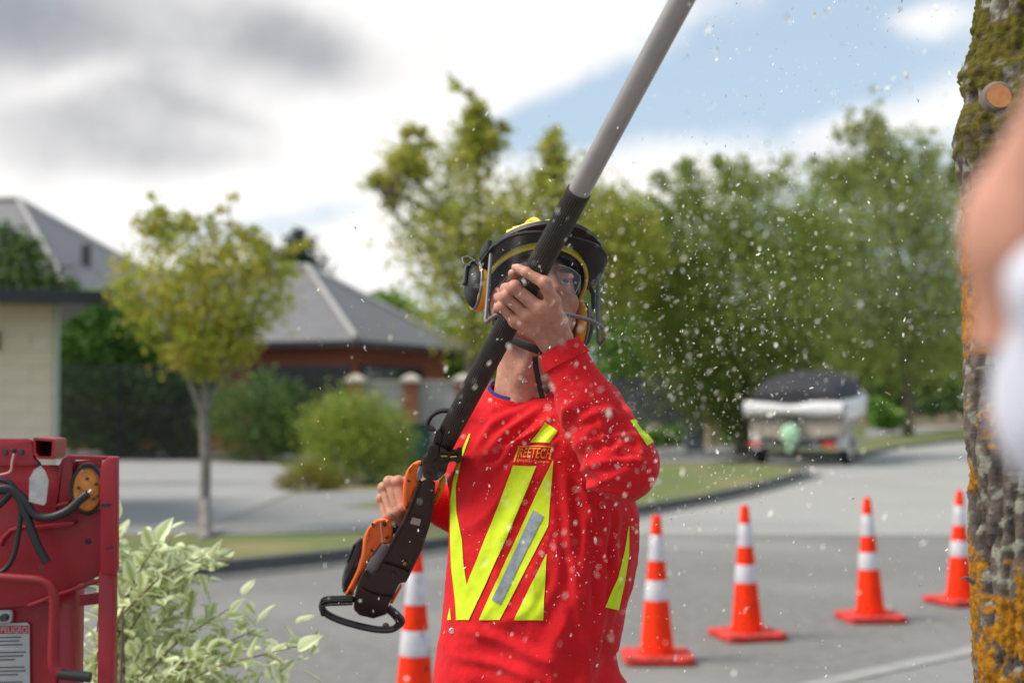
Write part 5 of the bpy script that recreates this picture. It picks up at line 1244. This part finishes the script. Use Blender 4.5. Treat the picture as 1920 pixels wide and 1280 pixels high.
for x in (10, 40): disc('bolt', x, 847, CD-.035, 5, 5, M_dkgrey, chip, .004)
disc('bolt_hole', 26, 844, CD-.0352, 4.5, 4.5, M_blk, chip, .0005)
# lamp bracket: channel with rounded flanges
fl = [(108,960), (107,890), (109,872), (116,860), (128,854), (136,853), (136,945), (108,957)]
cpl('bracket_flange', fl, CD-.02, .02, M_cred, chip, .003)
cpl('bracket_top', [(128,853), (218,856), (218,862), (134,860)], CD-.040, .022, M_cred, chip, .001)
cpl('bracket_flange', [(187,1078), (187,880), (190,868), (197,860), (206,856), (218,857), (218,1066), (216,1075)], CD-.045, .02, M_cred, chip, .003)
cpl('bracket_slot', [(190,945), (206,943), (210,946), (204,950), (190,950)], CD-.0458, .0008, M_blk, chip, 0); cpl('bracket_slot', [(196,1027), (212,1024), (212,1027), (196,1030)], CD-.0458, .0008, M_blk, chip, 0)
ring_o = disc('lamp_gasket', 164, 916, CD-.012, 32, 49, M_blk2, chip, .012)
lamp = disc('lamp', 164, 917, CD-.022, 26, 41, M_amber, chip, .006)
for x, y in ((163,897), (147,914), (180,907), (176,935), (152,935), (183,930)): disc('lamp_bolt', x, y, CD-.029, 3, 3, M_dkgrey, lamp, .003)
# folded lips and ledge of the plate
cpl('ledge', [(52,987), (110,981), (138,976), (138,983), (110,989), (52,994)], CD-.022, .022, M_cred, chip, .001)
MB().tube([W(x, y, CD-.004) for x, y in ((0,1022), (6,1008), (20,994), (40,988), (60,987))], .004, 8).build('weld_bead', M_cred, chip, smooth=True)
MB().tube([W(x, y, CD-.003) for x, y in ((218,1076), (150,1100), (105,1115), (54,1135))], .0035, 8).build('plate_lip', M_cred, chip, smooth=True)
disc('mount_hole', 165, 1015, CD-.001, 6, 5, M_blk, chip, .0006); cpl('bracket_tab', [(104,945), (128,938), (128,946), (104,952)], CD-.03, .03, M_cred, chip, .001)
# posts down to the ground
def post(x0, x1, y0, d, w): a = W(x0, y0, d); b = W(x1, y0, d); MB().box(((a.x+b.x)/2, d, (a.z+FLOOR)/2), (b.x-a.x, w, a.z-FLOOR), None, .003).build('post', M_cred, chip, smooth=True)
post(189, 217, 1070, CD+.0, .03); post(118, 151, 1095, CD+.06, .05)
cpl('cross_bracket', [(148,1115), (190,1109), (190,1131), (148,1136)], CD+.03, .006, M_cred, chip, .001)
a = W(-260,1125,CD+.03); b = W(108,1125,CD+.03)
MB().box(((a.x+b.x)/2, CD+.06, (a.z+.5)/2), (b.x-a.x, .06, a.z-.5), None, .004).build('hopper_side', M_cred, chip)
MB().box(((a.x+b.x)/2-.1, CD+.35, .42), (.75,.6,.5), None, .01).build('chassis', M_cred, chip)
# bent handle with black grip
hp = smoothline([(-60,1078), (0,1082), (60,1086), (82,1090), (95,1100), (101,1118), (101,1160), (99,1230), (102,1252), (112,1262)], 4)
MB().tube([W(x, y, CD-.07) for x, y in [tuple(p) for p in hp]], .0078, 12).build('handle', M_cred, chip, smooth=True)
MB().tube([W(110,1263,CD-.07), W(140,1266,CD-.07), W(170,1269,CD-.07)], .0085, 12).build('handle_grip', M_blk2, chip, smooth=True)
# warning plate
wl_ = cpl('warning_plate', [(-120,1169), (50,1167), (55,1171), (56,1330), (-120,1334)], CD+.022, .003, M_label, chip, .0008)
cpl('warning_header', [(-120,1174), (53,1172), (53,1187), (-120,1190)], CD+.0212, .0006, M_labelred, wl_, 0)
def flatmap(x0, y0, x1, y1, d): return lambda u, v: W(x0+(x1-x0)*u, y1+(y0-y1)*v, d)
link('lettering', lettering('PELIGRO', M_label, flatmap(2,1174,51,1186,CD+.0206), 1), M_label, wl_)
for k, w_ in enumerate((42, 38, 44, 0, 50, 46, 30, 0, 48, 50, 36, 0, 44, 47, 40)):
    if w_: cpl('text_line', [(-30,1194+k*7), (w_-2,1192.5+k*7), (w_-2,1194.8+k*7), (-30,1196.4+k*7)], CD+.0212, .0005, M_ink, wl_, 0)
lt = cpl('latch', [(-40,1146), (18,1144), (23,1148), (22,1164), (17,1168), (-40,1170)], CD+.016, .01, M_galv, chip, .002); disc('latch_knob', 8, 1157, CD+.012, 8, 7, M_dkgrey, lt, .008)
# cables and tag
def cable(pts, r, m=None, name='cable', d=CD-.05): 
    return MB().tube([W(p[0], p[1], d-(p[2] if len(p) > 2 else 0)) for p in [tuple(q) for q in smoothline([Vector((*p, 0)) if len(p) == 2 else Vector(p) for p in pts], 5)]], r, 10).build(name, m or M_cable, chip, smooth=True)
cable([(165,925), (152,935), (130,955), (105,967), (80,970), (62,962), (48,940), (30,922), (10,914), (-60,925)], .0072)
cable([(-40,930), (10,918), (32,928), (45,955), (58,990), (72,1025), (88,1054)], .0068)
cable([(-30,900), (8,900), (28,915), (38,950), (36,990), (26,1040), (8,1068), (-20,1078)], .0042)
cable([(-20,960), (5,940), (22,920)], .006)
cable([(166,923), (172,918)], .0022, M_steel, 'bare_wire'); cable([(26,850), (22,868), (20,882), (8,888), (-30,896)], .0016, M_wire, 'thin_wire')
cable([(70,866), (74,874), (80,876)], .003, M_cable, 'tag_loop')
cpl('tag', [(55,896), (64,880), (76,873), (84,882), (91,900), (86,942), (82,947), (54,940)], CD-.055, .0012, M_tagm, chip, 0)

# ================================================================== lichen covered trunk at the right edge
TD = 2.42
LB = [(-400,1868), (-120,1858), (0,1851), (60,1838), (110,1825), (135,1808), (150,1812), (185,1818), (215,1800), (245,1792), (285,1794), (320,1806), (360,1812), (560,1815), (700,1813), (850,1817), (960,1821), (1100,1824), (1280,1830), (1500,1838), (2400,1800)]
ys = np.array([b_[0] for b_ in LB], float); xs_ = np.array([b_[1] for b_ in LB], float)
nz, na = 620, 220
zt, zb = W(0,-380,TD).z, FLOOR-.05
zz = np.linspace(zb, zt, nz); pyy = np.array([640-FPX*((z-CAM_Z)*math.cos(PITCH)-TD*math.sin(PITCH))/(TD*math.cos(PITCH)+(z-CAM_Z)*math.sin(PITCH)) for z in zz])
lx = np.interp(pyy, ys, xs_); base_l = np.interp(pyy, [-400, 1280, 2400], [1882, 1834, 1805])
rad = .135+.02*np.clip((pyy-1400)/800, 0, 1)**2
ang = np.linspace(0, 2*np.pi, na, endpoint=False)
cxw = (base_l-960)/FPX*TD+rad; bump_l = (base_l-lx)/FPX*TD*.85
A_, Zg = np.meshgrid(ang, np.arange(nz)); zc = zz[Zg]
r0 = rad[Zg]+bump_l[Zg]*np.clip(np.cos(A_-np.pi), 0, 1)**3
P = np.stack([cxw[Zg]+r0*np.cos(A_), TD+.02+r0*np.sin(A_), zc], -1).reshape(-1, 3)
nn = np.stack([np.cos(A_), np.sin(A_), 0*A_], -1).reshape(-1, 3)
bk = np.stack([nn[:, 0]*rad.mean()*34, nn[:, 1]*rad.mean()*34, P[:, 2]*5], 1)
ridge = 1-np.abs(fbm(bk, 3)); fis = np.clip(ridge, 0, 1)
q3 = np.stack([nn[:, 0]*.135, nn[:, 1]*.135, P[:, 2]], 1)
py_v = np.repeat(pyy, na)
big = fbm(q3*9+5, 3); fine = fbm(q3*55+2, 3)
yl = np.clip((big*.95+fine*.6+.09-.6*np.exp(-((py_v-860)/90)**2)-.9*np.clip((360-py_v)/120, 0, 1))*5, 0, 1)
ms = np.clip((fbm(q3*11+31, 3)*.6+fine*.4+.25)*5, 0, 1)*np.clip((430-py_v)/160, 0, 1)
gl = np.clip((fbm(q3*38+51, 3)-.22)*6, 0, 1)*.7
hgt = -.012*fis**3+.003*fbm(q3*70, 2)+.0028*yl*(.6+fbm(q3*190+9, 2))+.0035*ms*(.6+fbm(q3*150+19, 2))+.002*gl
P = P+nn*hgt[:, None]
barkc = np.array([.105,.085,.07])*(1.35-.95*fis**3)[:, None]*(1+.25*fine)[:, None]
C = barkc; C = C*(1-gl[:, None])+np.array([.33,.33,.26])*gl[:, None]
yc = np.array([.33,.145,.010])*(1+.55*np.clip(fbm(q3*120+3, 2), -.7, .7))[:, None]
C = C*(1-yl[:, None])+yc*yl[:, None]; mc = np.array([.09,.075,.011])*(1+.6*np.clip(fbm(q3*100+13, 2), -.7, .7))[:, None]; C = C*(1-ms[:, None])+mc*ms[:, None]
q = np.array([[j*na+k, j*na+(k+1) % na, (j+1)*na+(k+1) % na, (j+1)*na+k] for j in range(nz-1) for k in range(na)])
trunk = thing('lichen_tree', (cxw[0], TD+.02, FLOOR), 'tree trunk crusted with orange lichen and moss at the right edge', 'tree')
me = npmesh('trunk', P, q); vcol(me, 'bark', np.clip(C, .004, 1)); link('trunk', me, mat('lichen_bark', (.2,.15,.1), rough=.95, attr='bark', noise=160, var=.2, bump=.8, bscale=260, spec=.2), trunk, smooth=True)
sc_ = W(1873, 182, TD-.062); sd_ = Vector((-.3,-1,.02)).normalized(); M_cut = mat('cut_wood', (.5,.2,.075), rough=.8, noise=40, var=.2, bump=.4, bscale=120)
stub = MB().tube([sc_-sd_*.06, sc_-sd_*.01, sc_+sd_*.003, sc_+sd_*.006], [.034, .030, .0245, .022], 20).build('branch_stub', bpy.data.materials['lichen_bark'] if False else M_bark, trunk, smooth=True)
MB().tube([sc_+sd_*.002, sc_+sd_*.008], (.0185,.021), 20).build('cut_face', M_cut, stub, smooth=True)
MB().tube([W(1826,1092,TD-.06), W(1812,1082,TD-.07), W(1800,1085,TD-.075)], [.004,.003,.001], 6).build('twig', M_bark, trunk, smooth=True)
tl = np.random.default_rng(5)
lb_blobs = [(1500,-500,260), (1800,-600,300), (2100,-500,300), (1900,-350,160)]
mb = MB()
for k in range(6):
    a = k*1.05; b0 = Vector((cxw[-1], TD+.02, zt-.05)); mb.tube([b0, b0+Vector((math.cos(a)*.4, math.sin(a)*.4, .7)), b0+Vector((math.cos(a)*1.1, math.sin(a)*1.1, 1.5))], [.07,.045,.015], 8)
mb.build('limbs', M_bark, trunk, smooth=True)

# ================================================================== variegated shrub behind the chipper
M_var = bpy.data.materials.new('variegated_leaf'); M_var.use_nodes = True; t = M_var.node_tree; p = t.nodes['Principled BSDF']; p.inputs['Roughness'].default_value = .5
va = t.nodes.new('ShaderNodeVertexColor'); va.layer_name = 'zone'; nz_ = t.nodes.new('ShaderNodeTexNoise'); nz_.inputs['Scale'].default_value = 60
cc_ = t.nodes.new('ShaderNodeTexCoord'); t.links.new(cc_.outputs['Object'], nz_.inputs['Vector'])
sx = t.nodes.new('ShaderNodeSeparateColor'); t.links.new(va.outputs[0], sx.inputs[0])
ad = t.nodes.new('ShaderNodeMath'); ad.operation = 'MULTIPLY_ADD'; ad.inputs[1].default_value = .7; t.links.new(nz_.outputs[0], ad.inputs[0]); t.links.new(sx.outputs[0], ad.inputs[2])
rp = t.nodes.new('ShaderNodeValToRGB'); rp.color_ramp.elements[0].position = .5; rp.color_ramp.elements[1].position = 1.0; rp.color_ramp.elements[0].color = (.42,.53,.19,1); rp.color_ramp.elements[1].color = (.82,.85,.56,1)
t.links.new(ad.outputs[0], rp.inputs[0]); oi = t.nodes.new('ShaderNodeObjectInfo'); hs = t.nodes.new('ShaderNodeHueSaturation'); mr = t.nodes.new('ShaderNodeMapRange'); mr.inputs[3].default_value = .75; mr.inputs[4].default_value = 1.15
t.links.new(oi.outputs['Random'], mr.inputs[0]); t.links.new(mr.outputs[0], hs.inputs['Value']); t.links.new(rp.outputs[0], hs.inputs['Color']); t.links.new(hs.outputs[0], p.inputs['Base Color'])
trn = t.nodes.new('ShaderNodeBsdfTranslucent'); t.links.new(hs.outputs[0], trn.inputs[0]); mx = t.nodes.new('ShaderNodeMixShader'); mx.inputs[0].default_value = .35
t.links.new(p.outputs[0], mx.inputs[1]); t.links.new(trn.outputs[0], mx.inputs[2]); t.links.new(mx.outputs[0], t.nodes['Material Output'].inputs[0])
def leafmesh(bend, fold_):
    V, F, Zn = [], [], []; n = 7
    for i in range(n+1):
        u = i/n; w = .30*math.sin(math.pi*min(1, u*1.02)**.8)**.9*(1-.1*u)+(.004 if i < n else 0)
        for j, s in enumerate((-1, -.55, 0, .55, 1)):
            V.append((s*w, u, abs(s)*w*fold_-bend*u*u+.02*math.sin(u*9)*abs(s))); Zn.append(abs(s))
    for i in range(n):
        for j in range(4): F.append([i*5+j, i*5+j+1, (i+1)*5+j+1, (i+1)*5+j])
    me = pyd('leaf', V, F); z = np.array(Zn); vcol(me, 'zone', np.stack([z, z, z], 1)); me.materials.append(M_var); me.polygons.foreach_set('use_smooth', [True]*len(me.polygons)); return me
LM = [leafmesh(b_, f_) for b_, f_ in ((.12,.4), (.25,.25), (.05,.55), (.35,.35))]
shrub = thing('variegated_shrub', W(210,1500,3.8)*1, 'shrub with pale cream edged leaves behind the red chipper', 'shrub'); shrub.location.z = FLOOR
g = np.random.default_rng(33); placed = 0
M_twig = mat('shrub_twig', (.16,.11,.07), rough=.8)
shoots = [((215,1180), (300,1010), 3.25), ((230,1150), (385,1040), 3.15), ((230,1200), (350,1060), 3.3), ((240,1300), (430,1140), 3.2), ((250,1330), (560,1210), 3.05), ((250,1320), (480,1180), 3.2), ((200,1250), (260,1060), 3.4), ((220,1300), (330,1140), 3.3), ((240,1350), (400,1220), 3.15), ((260,1380), (520,1290), 3.1), ((190,1300), (240,1150), 3.45), ((200,1350), (300,1220), 3.3), ((180,1200), (220,980), 3.35), ((260,1400), (460,1270), 3.25), ((230,1400), (350,1290), 3.2), ((170,1350), (190,1180), 3.4), ((150,1400), (180,1240), 3.5), ((200,1300), (320,1010), 3.4), ((260,1420), (560,1330), 3.2), ((220,1420), (270,1270), 3.25)]
rows_ = []
for a, b, d in shoots:
    d += .65; pa, pb = W(a[0], a[1], d+.1), W(b[0], b[1], d); mid = (pa+pb)/2+Vector((0,0,.03)); pts = [pa.lerp(mid, k/4) for k in range(4)]+[mid.lerp(pb, k/4) for k in range(5)]
    root = Vector((shrub.location.x+g.normal()*.05, 3.85+g.normal()*.05, FLOOR))
    MB().tube([root, root.lerp(pa, .6)+Vector((0,0,.05))]+pts, [.008,.006]+[.004*(1-.085*k) for k in range(9)], 6).build('twig', M_twig, shrub, smooth=True)
    nl = 17
    for k in range(nl):
        f = .12+.88*k/(nl-1); i = min(7, int(f*8)); base = pts[i].lerp(pts[i+1], f*8-i) if i < 8 else pts[8]
        ax = (pb-pa).normalized(); sd_ = ax.orthogonal(); sd_.rotate(Matrix.Rotation(k*2.4+g.uniform(-.4,.4), 3, ax)); dr = (ax*(.75 if k < nl-1 else 2)+sd_*g.uniform(.5,1)+Vector((0,-.1,.12))).normalized()
        rows_.append((base+Vector(g.normal(size=3)*.008), dr, g.uniform(.045,.074)*(1 if k < nl-1 else 1.05)))
for base, dr, L in rows_[:300]:
    o = bpy.data.objects.new('leaf', LM[int(g.integers(0, 4))]); col.objects.link(o); o.parent = shrub
    up_ = Vector((g.normal()*.5, -.35+g.normal()*.4, 1)); x_ = dr.cross(up_).normalized(); z_ = x_.cross(dr)
    M = Matrix((x_*L, dr*L, z_*L)).transposed().to_4x4(); M.translation = base-shrub.location; o.matrix_basis = M
V, Fq, Zn = [], [], []
lm = LM[0]; lv = [v.co.copy() for v in lm.vertices]; lf_ = [list(f.vertices) for f in lm.polygons]
for k in range(900):
    i = int(g.integers(0, len(rows_))); base = rows_[i][0]+Vector((g.normal()*.03, abs(g.normal())*.06+.03, g.normal()*.03-.03)); dr = Vector(g.normal(size=3)); dr.z *= .5; dr.normalize(); x_ = dr.cross(Vector((g.normal()*.6,-.3,1))).normalized(); z_ = x_.cross(dr); L = g.uniform(.04,.068)
    b0 = len(V); V += [base+x_*(v.x*L)+dr*(v.y*L)+z_*(v.z*L) for v in lv]; Fq += [[j+b0 for j in f] for f in lf_]; Zn += [abs(v.x)/.2 for v in lv]
me = pyd('inner_leaves', V, Fq); Zn = np.clip(np.array(Zn), 0, 1); vcol(me, 'zone', np.stack([Zn]*3, 1)); tag(link('inner_leaves', me, M_var, shrub, smooth=True), kind='stuff')

# ================================================================== bystander beside the camera
by = thing('person', (.62, .95, FLOOR), 'blurred bystander in white top with bent bare arm at the right edge', 'person')
el = VZ(W(1962,430,.70)); wr2 = VZ(W(2110,60,.63)); sh2 = VZ(W(2400,640,.90)); lo2 = VZ(W(1985,720,.735)); hd2 = np.array([sh2[0]+.2, sh2[1]+.05, sh2[2]+.20])
M_white = mat('white_cotton', (.66,.66,.74), rough=.9, noise=12, var=.04, bump=.3, bscale=600)
bt = np.array([sh2[0]+.2, sh2[1]+.08, 0])
def by_body(p):
    d = cone(p, el, wr2, .0375, .027); d = smin(d, cone(p, el, lo2, .037, .04), .015); d = smin(d, cone(p, lo2, sh2, .04, .05), .02)
    hnd = wr2+(wr2-el)/np.linalg.norm(wr2-el)*.09; d = smin(d, cone(p, wr2, hnd, .026, .022), .02)
    for k in range(4):
        a = hnd+np.array([(k-1.5)*.02, 0, 0]); d = smin(d, cone(p, a, a+np.array([.02,.03,.05-.006*abs(k-1)]), .010, .008), .006)
    d = smin(d, cone(p, wr2+np.array([.02,0,.02]), hnd+np.array([.05,-.02,.0]), .012, .009), .01)
    d = smin(d, ell(p, hd2+np.array([0,0,.10]), (.076,.095,.115)), .02); d = smin(d, cone(p, hd2+np.array([0,.02,.0]), bt+np.array([0,0,sh2[2]-.02]), .055, .06), .03)
    d = smin(d, cone(p, hd2+np.array([0,-.09,.10]), hd2+np.array([0,-.105,.075]), .012, .014), .012)
    d = smin(d, ell(p, bt+np.array([0,0,sh2[2]-.30]), (.18,.11,.33)), .05)
    osh = bt+np.array([.2,0,sh2[2]-.03]); d = sunion([d, cone(p, osh, osh+np.array([.05,.02,-.3]), .05, .04), cone(p, osh+np.array([.05,.02,-.3]), osh+np.array([.03,-.15,-.5]), .04, .028)], .03)
    for s in (-1, 1): hx = bt+np.array([s*.09, 0, .92]); kn = bt+np.array([s*.1, -.02, .52]); d = sunion([d, cone(p, hx, kn, .085, .055), cone(p, kn, bt+np.array([s*.1, .02, .18]), .055, .038), cone(p, bt+np.array([s*.1, .02, .15]), bt+np.array([s*.1, -.12, .13]), .035, .03)], .03)
    return d
v1, q1 = surf(by_body, np.minimum(el, wr2)-.06, np.maximum(el, wr2)+.12, .006)
v2, q2 = surf(by_body, (sh2[0]-.2, .5, FLOOR), (sh2[0]+.65, 1.4, hd2[2]+.25), .018)
me = npmesh('body', np.concatenate([v1, v2]), np.concatenate([q1, q2+len(v1)])); vcol(me, 'skin', np.tile([.56,.27,.19], (len(me.vertices), 1))*(1+.08*fbm(np.concatenate([v1, v2])*25, 2))[:, None]); link('body', me, M_skin, by, smooth=True)
slv = VZ(W(2010,600,.68))
def by_shirt(p):
    d = cone(p, VZ(W(2022,520,.68)), VZ(W(2070,800,.72)), .035, .041); d = smin(d, cone(p, VZ(W(2050,740,.72)), sh2, .045, .07), .03)
    d = smin(d, ell(p, bt+np.array([0,0,sh2[2]-.32]), (.215,.145,.36)), .04)
    return smax(d, p[:, 2]-(sh2[2]+.06), .02)
v1, q1 = surf(by_shirt, (slv[0]-.08, .52, bt[2]+.85), (sh2[0]+.46, 1.3, sh2[2]+.12), .009)
v1 = v1+normals(v1, q1)*(.003*fbm(v1*18, 2))[:, None]; link('shirt', npmesh('shirt', v1, q1), M_white, by, smooth=True)
v1, q1 = surf(lambda p: sunion([ell(p, bt+np.array([0,0,.95]), (.19,.13,.14))]+[cone(p, bt+np.array([s*.09, 0, .92]), bt+np.array([s*.1, -.02, .52]), .1, .075) for s in (-1, 1)]+[cone(p, bt+np.array([s*.1, -.02, .52]), bt+np.array([s*.1, .02, .2]), .075, .065) for s in (-1, 1)], .03), (bt[0]-.3, bt[1]-.2, FLOOR+.02), (bt[0]+.3, bt[1]+.22, 1.12), .018)
link('trousers', npmesh('trousers', v1, q1), M_trouser, by, smooth=True)
hv, hq = surf(lambda p: smax(ell(p, hd2+np.array([0,.008,.112]), (.082,.1,.118)), hd2[1]-.03-p[:, 1]-.4*np.clip(p[:, 2]-hd2[2]-.14, 0, 1), .01), hd2-.15, hd2+.26, .012); link('hair', npmesh('hair', hv, hq), M_hair, by, smooth=True)

# ================================================================== sawdust in the air
def chips(n, sampler, seed, smin_=.0016, smax_=.0042):
    g = np.random.default_rng(seed); V = []; F = []
    for k in range(n):
        s = sampler(g)
        if s is None: continue
        c = s; L = g.uniform(smin_, smax_)*(1.7 if g.uniform() < .12 else 1); w = L*g.uniform(.25,.6)
        t = Vector((g.normal()*.5+.25, g.normal()*.5, 1+g.normal()*.5)).normalized(); a = t.orthogonal().normalized(); a.rotate(Matrix.Rotation(g.uniform(0,6.28), 3, t)); b = t.cross(a); b0 = len(V); th = w*.22; cu = L*.12
        V += [c-t*L*.5+a*w*.3, c-t*L*.5-a*w*.3, c+b*cu-a*w*.5, c+b*cu+a*w*.5, c+t*L*.5+a*w*.25, c+t*L*.5-a*w*.25]+[c-t*L*.5+b*th, c+b*(cu+th), c+t*L*.5+b*th]
        F += [[b0+i for i in f] for f in ((0,1,2,3), (3,2,5,4), (0,3,7,6), (1,6,7,2), (3,4,8,7), (2,7,8,5), (0,6,1), (4,5,8))]
    return V, F
M_dust = mat('fresh_sawdust', (.88,.82,.70), rough=.85, noise=300, var=.1)
def air(g):
    u = g.uniform()
    if u < .50: px, py = g.normal(1300, 210), g.normal(620, 200)
    elif u < .66: px, py = g.normal(1100, 130), g.normal(900, 200)
    elif u < .86: px, py = g.uniform(560, 1830), g.uniform(380, 1275)
    else: px, py = g.uniform(1280, 1820), g.uniform(0, 420)
    if px > 1815 or px < 250 or py > 1300 or py < -20: return None
    d = 1.5+3.2*g.uniform()
    p = W(px, py, d)
    return p
V, F = chips(4200, air, 51, .0018, .0058)
def cling(g):
    px, py = g.normal(1090, 80), g.normal(880, 170)
    return on_shirt(px, py, .001)
V2, F2 = chips(330, cling, 52, .0018, .0042)
b0 = len(V); V += V2; F += [[i+b0 for i in f] for f in F2]
me = pyd('sawdust', V, F); tag(link('sawdust', me, M_dust), 'pale sawdust flecks drifting through the air round the worker', 'sawdust', kind='stuff')
